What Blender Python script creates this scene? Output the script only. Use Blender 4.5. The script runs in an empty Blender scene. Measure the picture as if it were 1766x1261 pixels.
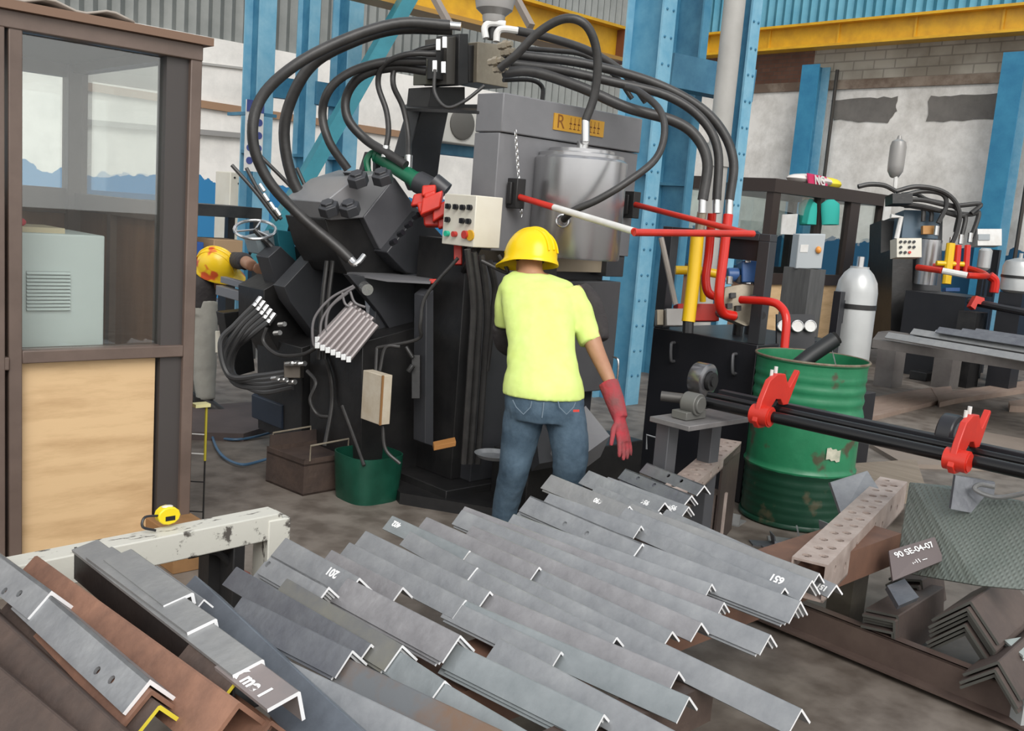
import bpy, math, random
from math import sin, cos, pi, radians, sqrt
from mathutils import Vector as V, Matrix
from mathutils.geometry import delaunay_2d_cdt
random.seed(7)
SC = bpy.context.scene
COL = SC.collection
# ------------------------------------------------------------------ camera, world, light, exposure
FPX, CX, CY, EYE = 1690.0, 883.0, 630.5, 1.5
YAW, PITCH, ROLL = radians(46.3), radians(8.75), 0.078
FW = V((cos(YAW)*cos(PITCH), sin(YAW)*cos(PITCH), -sin(PITCH)))
_r = V((sin(YAW), -cos(YAW), 0)); _u = _r.cross(FW)
RT = _r*cos(ROLL)+_u*sin(ROLL); UP = _u*cos(ROLL)-_r*sin(ROLL)
CAM = V((0, 0, EYE))
cd = bpy.data.cameras.new('camera'); co = bpy.data.objects.new('camera', cd); COL.objects.link(co)
cd.sensor_width = 36; cd.lens = 36*FPX/1766; cd.clip_start = .05; cd.clip_end = 200
m = Matrix.Identity(4)
for i, a in enumerate((RT, UP, -FW)):
    for j in range(3): m[j][i] = a[j]
m.translation = CAM; co.matrix_world = m
SC.camera = co
w = bpy.data.worlds.new('daylight'); SC.world = w; w.use_nodes = True
nt = w.node_tree; nt.nodes.clear()
out = nt.nodes.new('ShaderNodeOutputWorld'); bg = nt.nodes.new('ShaderNodeBackground')
tc = nt.nodes.new('ShaderNodeTexCoord'); sx = nt.nodes.new('ShaderNodeSeparateXYZ')
cr = nt.nodes.new('ShaderNodeValToRGB')
nt.links.new(tc.outputs['Generated'], sx.inputs[0]); nt.links.new(sx.outputs[2], cr.inputs[0])
cr.color_ramp.elements[0].position = 0.0; cr.color_ramp.elements[0].color = (1.15, 1.15, 1.12, 1)
cr.color_ramp.elements[1].position = .9; cr.color_ramp.elements[1].color = (.50, .52, .56, 1)
e = cr.color_ramp.elements.new(.35); e.color = (1.0, 1.0, .98, 1)
nt.links.new(cr.outputs[0], bg.inputs[0]); bg.inputs[1].default_value = 1.0
nt.links.new(bg.outputs[0], out.inputs[0])
sd = bpy.data.lights.new('sun', 'SUN'); so = bpy.data.objects.new('sun', sd); COL.objects.link(so)
sd.energy = 1.5; sd.angle = radians(35); sd.color = (1, .97, .92)
so.rotation_euler = V((-.50, -.85, .85)).to_track_quat('Z', 'Y').to_euler()
SC.view_settings.view_transform = 'Standard'; SC.view_settings.look = 'None'
SC.view_settings.gamma = 1; SC.view_settings.use_curve_mapping = False
SC.view_settings.exposure = 0.5

# ------------------------------------------------------------------ points measured from the photograph
def ray(x, y): return FW+RT*((x-CX)/FPX)-UP*((y-CY)/FPX)
def Z(x, y, z): d = ray(x, y); return CAM+d*((z-EYE)/d.z)
def D(x, y, t): return CAM+ray(x, y)*t
def PX(x, y, X): d = ray(x, y); return CAM+d*(X/d.x)
def PY(x, y, Y): d = ray(x, y); return CAM+d*(Y/d.y)
def depth(p): return (V(p)-CAM).dot(FW)

# ------------------------------------------------------------------ materials
MATS = {}
def mat(name, col, rough=.6, metal=0.0, col2=None, scale=6.0, bump=0.0, lo=.35, hi=.65, stretch=None, spec=.5, bscale=None, detail=6):
    if name in MATS: return MATS[name]
    M = bpy.data.materials.new(name); M.use_nodes = True; N = M.node_tree; L = N.links
    b = N.nodes['Principled BSDF']
    b.inputs['Base Color'].default_value = (*col, 1); b.inputs['Roughness'].default_value = rough
    b.inputs['Metallic'].default_value = metal; b.inputs['Specular IOR Level'].default_value = spec
    if col2 or bump:
        t = N.nodes.new('ShaderNodeTexCoord'); mp = N.nodes.new('ShaderNodeMapping')
        L.new(t.outputs['Object'], mp.inputs[0])
        if stretch: mp.inputs['Scale'].default_value = stretch
    if col2:
        n = N.nodes.new('ShaderNodeTexNoise'); n.inputs['Scale'].default_value = scale; n.inputs['Detail'].default_value = detail
        n.inputs['Roughness'].default_value = .65
        L.new(mp.outputs[0], n.inputs[0])
        r = N.nodes.new('ShaderNodeValToRGB'); r.color_ramp.elements[0].position = lo; r.color_ramp.elements[1].position = hi
        r.color_ramp.elements[0].color = (*col, 1); r.color_ramp.elements[1].color = (*col2, 1)
        L.new(n.outputs[0], r.inputs[0]); L.new(r.outputs[0], b.inputs['Base Color'])
    if bump:
        n2 = N.nodes.new('ShaderNodeTexNoise'); n2.inputs['Scale'].default_value = bscale or scale*4; n2.inputs['Detail'].default_value = 4
        L.new(mp.outputs[0], n2.inputs[0])
        bp = N.nodes.new('ShaderNodeBump'); bp.inputs['Strength'].default_value = bump; bp.inputs['Distance'].default_value = .02
        L.new(n2.outputs[0], bp.inputs['Height']); L.new(bp.outputs[0], b.inputs['Normal'])
    MATS[name] = M
    return M
def glass(name, tint=(1, 1, 1), refl=.5):
    M = bpy.data.materials.new(name); M.use_nodes = True; N = M.node_tree; N.nodes.clear()
    o = N.nodes.new('ShaderNodeOutputMaterial'); mx = N.nodes.new('ShaderNodeMixShader')
    tr = N.nodes.new('ShaderNodeBsdfTransparent'); tr.inputs[0].default_value = (*tint, 1)
    gl = N.nodes.new('ShaderNodeBsdfGlossy'); gl.inputs['Roughness'].default_value = .01
    fr = N.nodes.new('ShaderNodeFresnel'); gm = N.nodes.new('ShaderNodeNewGeometry'); io = N.nodes.new('ShaderNodeMath'); io.operation = 'MULTIPLY_ADD'; io.inputs[1].default_value = -.7603; io.inputs[2].default_value = 1.45
    N.links.new(gm.outputs['Backfacing'], io.inputs[0]); N.links.new(io.outputs[0], fr.inputs[0])
    mu = N.nodes.new('ShaderNodeMath'); mu.operation = 'MULTIPLY'; mu.inputs[1].default_value = refl
    N.links.new(fr.outputs[0], mu.inputs[0]); N.links.new(mu.outputs[0], mx.inputs[0])
    N.links.new(tr.outputs[0], mx.inputs[1]); N.links.new(gl.outputs[0], mx.inputs[2]); N.links.new(mx.outputs[0], o.inputs[0])
    return M
G_STEEL = mat('mill_scale_steel', (.21, .22, .235), .4, .25, (.33, .34, .35), 9, .12, .3, .7)
G_STEELB = mat('warm_mill_scale_steel', (.21, .205, .215), .42, .25, (.33, .325, .335), 10, .12, .3, .7)
G_STEELC = mat('bluish_mill_scale_steel', (.20, .225, .235), .4, .25, (.30, .325, .335), 8, .12, .3, .7)
G_STEEL2 = mat('dark_mill_scale_steel', (.115, .12, .14), .4, .35, (.19, .20, .215), 8, .12, .3, .7)
G_STEEL3 = mat('light_mill_scale_steel', (.25, .255, .26), .42, .35, (.34, .34, .335), 9, .12, .3, .7)
CUT = mat('fresh_cut_steel', (.88, .88, .89), .5, .1)
RUST = mat('rusty_steel', (.16, .085, .06), .65, .1, (.33, .17, .11), 7, .2, .3, .7)
RUSTD = mat('dark_rusty_steel', (.055, .040, .035), .6, .15, (.11, .075, .06), 7, .2, .3, .7)
BROWN = mat('brown_purlin_steel', (.06, .045, .042), .55, .2, (.09, .065, .055), 5, .1)
M_MACH = mat('graphite_machine_paint', (.040, .042, .047), .4, .0, (.052, .053, .060), 4, .03)
M_MACHL = mat('light_graphite_machine_paint', (.17, .17, .18), .4, .0, (.20, .20, .21), 3, .02)
M_DARK = mat('black_oily_steel', (.014, .014, .015), .42, .1, (.026, .025, .025), 6, .08)
M_BLACK = mat('black_paint', (.012, .013, .017), .35, 0, (.018, .018, .022), 3, .02)
M_RUB = mat('black_rubber', (.028, .027, .027), .42, 0, (.045, .043, .042), 12, .05)
M_CHROME = mat('bright_fitting_metal', (.62, .62, .62), .25, .9)
M_BRUSH = mat('brushed_cylinder_steel', (.42, .42, .43), .27, .85, (.47, .47, .48), 2, 0)
M_CREAM = mat('cream_box_paint', (.72, .69, .60), .45, 0, (.66, .62, .52), 3)
M_BRASS = mat('sandy_valve_steel', (.30, .26, .20), .45, .4, (.40, .35, .27), 8)
M_RED = mat('red_paint', (.62, .03, .015), .35, 0, (.50, .025, .015), 6, .03)
M_WHITE = mat('white_paint', (.75, .75, .74), .45, 0, (.62, .60, .57), 6)
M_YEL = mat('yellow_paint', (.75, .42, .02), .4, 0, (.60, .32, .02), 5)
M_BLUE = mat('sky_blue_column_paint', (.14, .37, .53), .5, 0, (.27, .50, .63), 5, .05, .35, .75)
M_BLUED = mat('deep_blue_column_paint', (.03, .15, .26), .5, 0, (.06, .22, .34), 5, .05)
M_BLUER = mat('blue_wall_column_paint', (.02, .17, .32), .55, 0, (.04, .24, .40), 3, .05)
M_TEAL = mat('teal_brace_paint', (.02, .17, .22), .5, 0, (.03, .22, .28), 5)
M_CABIN = mat('brown_cabin_paint', (.12, .085, .07), .45, .05, (.16, .115, .095), 4, .02)
M_CABIN2 = mat('dark_brown_cabin_paint', (.045, .032, .028), .5, .1)
M_GREEN = mat('green_drum_paint', (.015, .17, .07), .4, 0, (.03, .26, .11), 5, .06, .3, .7)
M_GREEND = mat('dark_green_tub', (.004, .05, .03), .35, 0, (.01, .08, .05), 6, .05)
M_CYL = mat('green_cylinder_paint', (.01, .14, .07), .35)
M_SILV = mat('silver_painted_bottle', (.52, .53, .53), .35, .35, (.46, .47, .47), 4)
M_HOLE = mat('dark_hollow', (.006, .006, .006), .9)
M_CHALK = mat('white_chalk', (.85, .85, .85), .9)
M_SKIN = mat('skin', (.42, .22, .13), .5, 0, (.36, .18, .11), 12)
M_LIME = mat('lime_cotton', (.62, .76, .20), .85, 0, (.66, .80, .26), 6, .25, bscale=9)
M_JEAN = mat('blue_denim', (.028, .055, .085), .85, 0, (.075, .12, .165), 7, .3, .35, .65, bscale=18)
M_HAT = mat('yellow_helmet_plastic', (.92, .62, .0), .28, 0)
M_GLOVE = mat('red_glove_cotton', (.42, .03, .045), .85, 0, (.20, .07, .07), 9, .3)
M_DCLOTH = mat('dark_cloth', (.028, .024, .026), .9, 0, (.045, .04, .04), 9, .3)
M_TROU = mat('grey_trouser_cloth', (.36, .35, .31), .9, 0, (.30, .29, .26), 6, .3, bscale=14)

# ------------------------------------------------------------------ mesh builder
class MB:
    def __init__(s): s.v = []; s.f = []; s.m = []; s.cur = 0
    def add(s, vs, fs):
        o = len(s.v); s.v += [V(p) for p in vs]; s.f += [tuple(i+o for i in f) for f in fs]; s.m += [s.cur]*len(fs); return s
    def obox(s, c, ax, ay, az):
        c = V(c); P = [c+ax*i+ay*j+az*k for i in (-1, 1) for j in (-1, 1) for k in (-1, 1)]
        F = [(0, 1, 3, 2), (4, 6, 7, 5), (0, 4, 5, 1), (2, 3, 7, 6), (0, 2, 6, 4), (1, 5, 7, 3)]
        if ax.cross(ay).dot(az) < 0: F = [f[::-1] for f in F]
        return s.add(P, F)
    def box(s, lo, hi):
        lo = V(lo); hi = V(hi); h = (hi-lo)/2
        return s.obox((lo+hi)/2, V((h.x, 0, 0)), V((0, h.y, 0)), V((0, 0, h.z)))
    def beam(s, p, q, w, h, up=V((0, 0, 1))):
        p = V(p); q = V(q); a = (q-p); n = a.normalized(); x = n.cross(up).normalized(); y = x.cross(n)
        return s.obox((p+q)/2, a/2, x*w/2, y*h/2)
    def prism(s, poly, d):
        poly = [V(p) for p in poly]; d = V(d); n = len(poly)
        nrm = V((0, 0, 0))
        for i in range(n): nrm += poly[i].cross(poly[(i+1) % n])
        if nrm.dot(d) > 0: poly = poly[::-1]
        P = poly+[p+d for p in poly]
        return s.add(P, [tuple(range(n)), tuple(range(2*n-1, n-1, -1))]+[(i, i+n, (i+1) % n+n, (i+1) % n) for i in range(n)])
    def tube(s, pts, r, seg=10, smooth=True, n=None, closed=False):
        pts = [V(p) for p in pts]
        R = r if isinstance(r, (list, tuple)) else [r]*len(pts)
        if smooth and len(pts) > 2: pts, R = spline(pts, R, n or 8)
        t0 = (pts[1]-pts[0]).normalized(); x = t0.orthogonal().normalized(); rings = []; vs = []
        for i, p in enumerate(pts):
            t = (pts[min(i+1, len(pts)-1)]-pts[max(i-1, 0)]).normalized()
            x = (x-t*x.dot(t)).normalized(); y = t.cross(x)
            for k in range(seg): a = 2*pi*k/seg; vs.append(p+(x*cos(a)+y*sin(a))*R[i])
        fs = [(i*seg+k, i*seg+(k+1) % seg, (i+1)*seg+(k+1) % seg, (i+1)*seg+k) for i in range(len(pts)-1) for k in range(seg)]
        fs += [tuple(range(seg-1, -1, -1)), tuple((len(pts)-1)*seg+k for k in range(seg))]
        return s.add(vs, fs)
    def cyl(s, p, q, r, seg=20): return s.tube([p, q], r, seg, False)
    def lathe(s, prof, o, ax=V((0, 0, 1)), seg=32, caps=True):
        ax = V(ax).normalized(); x = ax.orthogonal().normalized(); y = ax.cross(x); o = V(o); vs = []
        for r, z in prof:
            for k in range(seg): a = 2*pi*k/seg; vs.append(o+ax*z+(x*cos(a)+y*sin(a))*max(r, 1e-5))
        n = len(prof)
        fs = [(i*seg+k, i*seg+(k+1) % seg, (i+1)*seg+(k+1) % seg, (i+1)*seg+k) for i in range(n-1) for k in range(seg)]
        if caps: fs += [tuple(range(seg-1, -1, -1)), tuple((n-1)*seg+k for k in range(seg))]
        return s.add(vs, fs)
    def ell(s, c, ax, ay, az, nu=20, nv=12, v0=0, v1=pi):
        c = V(c); vs = []
        for i in range(nv+1):
            t = v0+(v1-v0)*i/nv
            for k in range(nu): a = 2*pi*k/nu; vs.append(c+ax*sin(t)*cos(a)+ay*sin(t)*sin(a)+az*cos(t))
        fs = [(i*nu+k, (i+1)*nu+k, (i+1)*nu+(k+1) % nu, i*nu+(k+1) % nu) for i in range(nv) for k in range(nu)]
        fs += [tuple(range(nu)), tuple(nv*nu+k for k in range(nu-1, -1, -1))]
        return s.add(vs, fs)
    def loft(s, rings, seg=20, power=2.0):
        vs = []
        for c, a, b in rings:
            for k in range(seg):
                t = 2*pi*k/seg; ca, sa = cos(t), sin(t)
                vs.append(V(c)+a*(abs(ca)**(2/power)*(1 if ca >= 0 else -1))+b*(abs(sa)**(2/power)*(1 if sa >= 0 else -1)))
        n = len(rings)
        fs = [(i*seg+k, i*seg+(k+1) % seg, (i+1)*seg+(k+1) % seg, (i+1)*seg+k) for i in range(n-1) for k in range(seg)]
        fs += [tuple(range(seg-1, -1, -1)), tuple((n-1)*seg+k for k in range(seg))]
        return s.add(vs, fs)
    def plate(s, o, u, v, nv, w, l, holes=(), seg=12):
        """rectangle w x l from corner o along unit u,v, thickness vector nv (downwards), with round holes (cu,cv,r[,r2])"""
        o = V(o); pts = [V((0, 0)), V((w, 0)), V((w, l)), V((0, l))]; ed = [(0, 1), (1, 2), (2, 3), (3, 0)]
        H = []
        for h in holes:
            ru = h[2]; rv = h[3] if len(h) > 3 else ru; b = len(pts)
            pts += [V((h[0]+ru*cos(2*pi*k/seg), h[1]+rv*sin(2*pi*k/seg))) for k in range(seg)]
            ed += [(b+k, b+(k+1) % seg) for k in range(seg)]; H.append((h[0], h[1], ru, rv, b))
        if not holes:
            return s.prism([o, o+u*w, o+u*w+v*l, o+v*l], nv)
        r = delaunay_2d_cdt(pts, ed, [], 0, 1e-6)
        vv, ff = r[0], r[2]; vs = [o+u*p.x+v*p.y for p in vv]; n = len(vs); fs = []
        for f in ff:
            c = sum((vv[i] for i in f), V((0, 0)))/len(f)
            if any(((c.x-h[0])/h[2])**2+((c.y-h[1])/h[3])**2 < .9 for h in H): continue
            fs.append(tuple(f)); fs.append(tuple(i+n for i in reversed(f)))
        s.add(vs+[p+nv for p in vs], fs)
        s.add([o, o+u*w, o+u*w+v*l, o+v*l, o+nv, o+u*w+nv, o+u*w+v*l+nv, o+v*l+nv], [(0, 4, 5, 1), (1, 5, 6, 2), (2, 6, 7, 3), (3, 7, 4, 0)])
        for h in H:
            c = [o+u*p.x+v*p.y for p in pts[h[4]:h[4]+seg]]
            s.add(c+[p+nv for p in c], [(k, (k+1) % seg, (k+1) % seg+seg, k+seg) for k in range(seg)])
        return s
def spline(P, R, n=8):
    if len(P) < 3: return P, R
    Q = [P[0]*2-P[1]]+P+[P[-1]*2-P[-2]]; o = []; rr = []
    for i in range(len(P)-1):
        a, b, c, d = Q[i:i+4]
        for k in range(n):
            t = k/n
            o.append(.5*((2*b)+(c-a)*t+(2*a-5*b+4*c-d)*t*t+(3*b-a-3*c+d)*t**3)); rr.append(R[i]*(1-t)+R[i+1]*t)
    o.append(P[-1]); rr.append(R[-1]); return o, rr
ORG = {}
def tag(o, label=None, cat=None, group=None, kind=None):
    if label: o['label'] = label
    if cat: o['category'] = cat
    if group: o['group'] = group
    if kind: o['kind'] = kind
    return o
def thing(name, label, cat, loc, group=None):
    o = bpy.data.objects.new(name, None); COL.objects.link(o); o.location = loc; o.empty_display_size = .1
    ORG[o] = V(loc); return tag(o, label, cat, group)
def part(name, mb, mt, parent=None, bevel=0, smooth=35, label=None):
    vs = mb.v
    if parent is not None: org = ORG[parent]
    else:
        n = len(vs); org = V((sum(v.x for v in vs)/n, sum(v.y for v in vs)/n, min(v.z for v in vs)))
    me = bpy.data.meshes.new(name); me.from_pydata([tuple(v-org) for v in vs], [], mb.f)
    mts = mt if isinstance(mt, (list, tuple)) else [mt]
    for q in mts: me.materials.append(q)
    if len(mts) > 1: me.polygons.foreach_set('material_index', mb.m)
    me.update()
    if smooth:
        me.shade_smooth(); me.set_sharp_from_angle(angle=radians(smooth))
    o = bpy.data.objects.new(name, me); COL.objects.link(o); ORG[o] = org
    if parent is not None:
        o.parent = parent; o.location = org-ORG[parent]
        if parent.parent is not None: pass
    else: o.location = org
    if bevel:
        b = o.modifiers.new('bevel', 'BEVEL'); b.width = bevel; b.segments = 2; b.limit_method = 'ANGLE'; b.angle_limit = radians(40)
    if label: o['label'] = label
    return o
def single(name, mb, mt, label, cat, group=None, bevel=0, smooth=35, kind=None):
    return tag(part(name, mb, mt, None, bevel, smooth), label, cat, group, kind)
def struct(name, mb, mt, smooth=35):
    o = part(name, mb, mt, None, 0, smooth); o['kind'] = 'structure'; return o
def kids(o): return [c for c in bpy.data.objects if c.parent == o]
def dup(o, off, label=None, parent=None):
    c = o.copy(); COL.objects.link(c)
    if parent is None: c.location = V(o.location)+V(off)
    else: c.parent = parent
    if label: c['label'] = label
    for k in kids(o): dup(k, off, None, c)
    return c
def text_part(body, pos, right, up, size, parent, mt, name='lettering', th=.0006, bold=0, align='CENTER'):
    cu = bpy.data.curves.new(name, 'FONT'); cu.body = body; cu.size = size; cu.extrude = th/2; cu.offset = bold; cu.align_x = align; cu.align_y = 'CENTER'
    t = bpy.data.objects.new('t', cu); COL.objects.link(t)
    dg = bpy.context.evaluated_depsgraph_get(); me = bpy.data.meshes.new_from_object(t.evaluated_get(dg))
    bpy.data.objects.remove(t)
    right = V(right).normalized(); up = V(up).normalized(); nn = right.cross(up).normalized(); up = nn.cross(right)
    org = ORG[parent]
    M = Matrix.Identity(4)
    for i, a in enumerate((right, up, nn)):
        for j in range(3): M[j][i] = a[j]
    M.translation = V(pos)-org+nn*th/2
    me.transform(M); me.materials.clear(); me.materials.append(mt)
    o = bpy.data.objects.new(name, me); COL.objects.link(o); o.parent = parent; ORG[o] = org
    return o
X1, Y1, Z1 = V((1, 0, 0)), V((0, 1, 0)), V((0, 0, 1))

# ------------------------------------------------------------------ setting
WX, WY = 15.5, 13.0
def floor_mat():
    M = mat('oily_concrete_floor', (.15, .125, .105), .55, 0, (.25, .22, .19), .9, .08, .3, .75, bscale=25)
    N = M.node_tree; L = N.links; b = N.nodes['Principled BSDF']
    t = N.nodes.new('ShaderNodeTexCoord'); n = N.nodes.new('ShaderNodeTexNoise'); n.inputs['Scale'].default_value = 7; n.inputs['Detail'].default_value = 8
    L.new(t.outputs['Object'], n.inputs[0]); r = N.nodes.new('ShaderNodeValToRGB')
    r.color_ramp.elements[0].position = .35; r.color_ramp.elements[0].color = (.55, .52, .5, 1); r.color_ramp.elements[1].position = .6; r.color_ramp.elements[1].color = (1, 1, 1, 1)
    L.new(n.outputs[0], r.inputs[0]); mx = N.nodes.new('ShaderNodeMix'); mx.data_type = 'RGBA'; mx.blend_type = 'MULTIPLY'; mx.inputs[0].default_value = 1
    src = b.inputs['Base Color'].links[0].from_socket
    L.new(src, mx.inputs[6]); L.new(r.outputs[0], mx.inputs[7]); L.new(mx.outputs[2], b.inputs['Base Color'])
    return M
struct('floor', MB().box((-45, -45, -.1), (40, 40, 0)), floor_mat())
def wall_mat(name, stain, z_blue, blue, lines):
    M = bpy.data.materials.new(name); M.use_nodes = True; N = M.node_tree; L = N.links; b = N.nodes['Principled BSDF']; b.inputs['Roughness'].default_value = .85
    t = N.nodes.new('ShaderNodeTexCoord'); n = N.nodes.new('ShaderNodeTexNoise'); n.inputs['Scale'].default_value = 1.6; n.inputs['Detail'].default_value = 9; n.inputs['Roughness'].default_value = .7
    L.new(t.outputs['Object'], n.inputs[0]); r = N.nodes.new('ShaderNodeValToRGB')
    r.color_ramp.elements[0].position = .30; r.color_ramp.elements[0].color = (*stain, 1); r.color_ramp.elements[1].position = .6; r.color_ramp.elements[1].color = (.86, .83, .79, 1)
    L.new(n.outputs[0], r.inputs[0])
    g = N.nodes.new('ShaderNodeNewGeometry'); s = N.nodes.new('ShaderNodeSeparateXYZ'); L.new(g.outputs['Position'], s.inputs[0])
    n2 = N.nodes.new('ShaderNodeTexNoise'); n2.inputs['Scale'].default_value = 3; n2.inputs['Detail'].default_value = 8; L.new(t.outputs['Object'], n2.inputs[0])
    ad = N.nodes.new('ShaderNodeMath'); ad.operation = 'MULTIPLY_ADD'; ad.inputs[1].default_value = .5; L.new(n2.outputs[0], ad.inputs[0]); L.new(s.outputs[2], ad.inputs[2])
    lt = N.nodes.new('ShaderNodeMath'); lt.operation = 'LESS_THAN'; lt.inputs[1].default_value = z_blue+.25; L.new(ad.outputs[0], lt.inputs[0])
    mx = N.nodes.new('ShaderNodeMix'); mx.data_type = 'RGBA'; L.new(lt.outputs[0], mx.inputs[0]); L.new(r.outputs[0], mx.inputs[6]); mx.inputs[7].default_value = (*blue, 1)
    L.new(mx.outputs[2], b.inputs['Base Color'])
    return M
struct('wall_left', MB().box((-6, WY, 0), (WX+.3, WY+.3, 3.55)), wall_mat('whitewashed_wall', (.66, .64, .61), 1.62, (.03, .20, .42), 1))
struct('wall_right', MB().box((WX, -8, 0), (WX+.3, WY, 3.99)), wall_mat('stained_white_wall', (.52, .49, .45), 1.5, (.02, .11, .22), 1))
def corrugated(p, q, z0, z1, pitch=.17, amp=.03):
    p = V(p); q = V(q); d = (q-p); n = int(d.length/pitch*4); dr = d.normalized(); nr = dr.cross(Z1); mb = MB(); vs = []
    for i in range(n+1):
        a = p+d*i/n+nr*(amp*sin(i*pi/2)); vs += [a+Z1*z0, a+Z1*z1]
    mb.add(vs, [(2*i, 2*i+2, 2*i+3, 2*i+1) for i in range(n)]); return mb
M_CLADG = mat('grey_corrugated_sheet', (.17, .18, .175), .5, .2, (.24, .25, .24), 1.5)
M_CLADB = mat('blue_corrugated_sheet', (.05, .24, .36), .5, .1, (.10, .32, .44), 1.5)
struct('wall_left_cladding', corrugated((-6, WY+.1, 0), (WX, WY+.1, 0), 3.55, 9), M_CLADG)
struct('wall_right_cladding', corrugated((WX+.1, WY, 0), (WX+.1, -8, 0), 5.12, 10), M_CLADB)
def brick_mat(name, a, b_, mortar, sc=1.0):
    M = bpy.data.materials.new(name); M.use_nodes = True; N = M.node_tree; L = N.links; b = N.nodes['Principled BSDF']; b.inputs['Roughness'].default_value = .9
    t = N.nodes.new('ShaderNodeTexCoord'); mp = N.nodes.new('ShaderNodeMapping'); mp.inputs['Rotation'].default_value = (radians(90), 0, radians(90))
    cb = N.nodes.new('ShaderNodeCombineXYZ'); s = N.nodes.new('ShaderNodeSeparateXYZ'); L.new(t.outputs['Object'], s.inputs[0]); L.new(s.outputs[1], cb.inputs[0]); L.new(s.outputs[2], cb.inputs[1])
    br = N.nodes.new('ShaderNodeTexBrick'); br.inputs['Color1'].default_value = (*a, 1); br.inputs['Color2'].default_value = (*b_, 1); br.inputs['Mortar'].default_value = (*mortar, 1)
    br.inputs['Scale'].default_value = sc; br.inputs['Brick Width'].default_value = .36; br.inputs['Row Height'].default_value = .15; br.inputs['Mortar Size'].default_value = .012
    L.new(cb.outputs[0], br.inputs[0])
    n = N.nodes.new('ShaderNodeTexNoise'); n.inputs['Scale'].default_value = 1.3; n.inputs['Detail'].default_value = 8; L.new(t.outputs['Object'], n.inputs[0])
    mx = N.nodes.new('ShaderNodeMix'); mx.data_type = 'RGBA'; mx.blend_type = 'MULTIPLY'; mx.inputs[0].default_value = .8
    r = N.nodes.new('ShaderNodeValToRGB'); r.color_ramp.elements[0].position = .35; r.color_ramp.elements[0].color = (.5, .46, .42, 1); r.color_ramp.elements[1].position = .62
    L.new(n.outputs[0], r.inputs[0]); L.new(br.outputs[0], mx.inputs[6]); L.new(r.outputs[0], mx.inputs[7]); L.new(mx.outputs[2], b.inputs['Base Color'])
    return M
yb = PX(1400, 150, WX).y
struct('wall_right_block_band', MB().box((WX-.02, -8, 4.14), (WX+.3, yb, 5.12)), brick_mat('grey_block_masonry', (.44, .40, .34), (.52, .48, .41), (.32, .29, .25)))
struct('wall_right_brick_band', MB().box((WX-.02, yb, 4.14), (WX+.3, WY, 5.12)), brick_mat('red_brick_masonry', (.20, .10, .07), (.26, .13, .09), (.16, .12, .1), 2.2))
struct('trim_1', MB().box((WX-.035, -8, 3.99), (WX+.3, WY, 4.14)), mat('brown_stained_ledge', (.17, .12, .09), .9, 0, (.30, .24, .19), 2.5, .2, .4, .6))
# grey cement patches on the white wall
def blob(pix, X, jit=.02):
    pts = [PX(x, y, X) for x, y in pix]; n = len(pts); o = []
    for i in range(n):
        for k in range(4):
            q = pts[i].lerp(pts[(i+1) % n], k/4); o.append(q+V((0, random.uniform(-jit, jit), random.uniform(-jit, jit))))
    return o
M_CEM = mat('grey_cement_patch', (.14, .13, .12), .9, 0, (.19, .175, .16), 3, .1)
for lab, pix in (('dark grey cement patch on the white wall, nearer the small wall column', [(1434, 172), (1500, 168), (1549, 168), (1546, 190), (1532, 210), (1480, 210), (1440, 206)]),
                 ('dark grey cement patch on the white wall beside the far right column', [(1604, 166), (1640, 166), (1724, 163), (1730, 176), (1718, 206), (1640, 209), (1598, 208)])):
    single('cement_patch', MB().prism(blob(pix, WX-.002), (-.012, 0, 0)), M_CEM, lab, 'wall patch')
# weathered brown ledge line and white plaster joints on the left wall
def rail_on_wall(x0, y0, x1, y1, Y, h, mt, name, label, cat, th=.04):
    a = PY(x0, y0, Y); b = PY(x1, y1, Y)
    single(name, MB().beam(a, b, th, h), mt, label, cat)
rail_on_wall(120, 145, 760, 242, WY-.03, .10, mat('weathered_wood', (.33, .20, .12), .8), 'wall_batten', 'brown weathered batten running along the white left wall', 'batten')
rail_on_wall(120, 208, 418, 234, WY-.05, .07, mat('grey_pipe', (.30, .29, .28), .5), 'wall_pipe', 'grey pipe fixed low along the white wall behind the cabin', 'pipe')
rail_on_wall(200, 92, 470, 124, WY-.01, .03, mat('grey_joint', (.40, .39, .37), .8), 'wall_ledge', 'thin grey ledge high on the white left wall', 'ledge')

# ------------------------------------------------------------------ columns
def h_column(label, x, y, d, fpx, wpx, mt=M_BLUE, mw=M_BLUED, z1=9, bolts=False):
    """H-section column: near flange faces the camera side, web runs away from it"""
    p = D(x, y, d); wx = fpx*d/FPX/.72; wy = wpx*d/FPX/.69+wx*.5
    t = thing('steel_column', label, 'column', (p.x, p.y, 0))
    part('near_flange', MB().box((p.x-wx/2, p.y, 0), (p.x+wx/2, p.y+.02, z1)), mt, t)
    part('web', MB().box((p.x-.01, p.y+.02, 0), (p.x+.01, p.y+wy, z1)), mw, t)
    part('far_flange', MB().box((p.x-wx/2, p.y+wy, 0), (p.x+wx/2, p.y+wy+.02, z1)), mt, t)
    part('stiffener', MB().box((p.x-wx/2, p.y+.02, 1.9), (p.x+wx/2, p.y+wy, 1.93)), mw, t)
    if bolts:
        r = MB(); k = .25
        while k < 5:
            for dx in (-.25, .25): r.ell((p.x+dx*wx, p.y-.002, k), X1*.012, Y1*.010, Z1*.012, 8, 4)
            k += .21
        o = part('rivets', r, M_BLUED, t); o['kind'] = 'stuff'
    return t
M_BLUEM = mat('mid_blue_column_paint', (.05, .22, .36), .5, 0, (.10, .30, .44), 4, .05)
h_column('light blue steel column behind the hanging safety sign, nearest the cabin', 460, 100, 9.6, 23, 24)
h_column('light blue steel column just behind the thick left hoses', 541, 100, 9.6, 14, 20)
h_column('light blue steel column behind the teal diagonal brace', 612, 100, 9.6, 20, 26)
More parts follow.
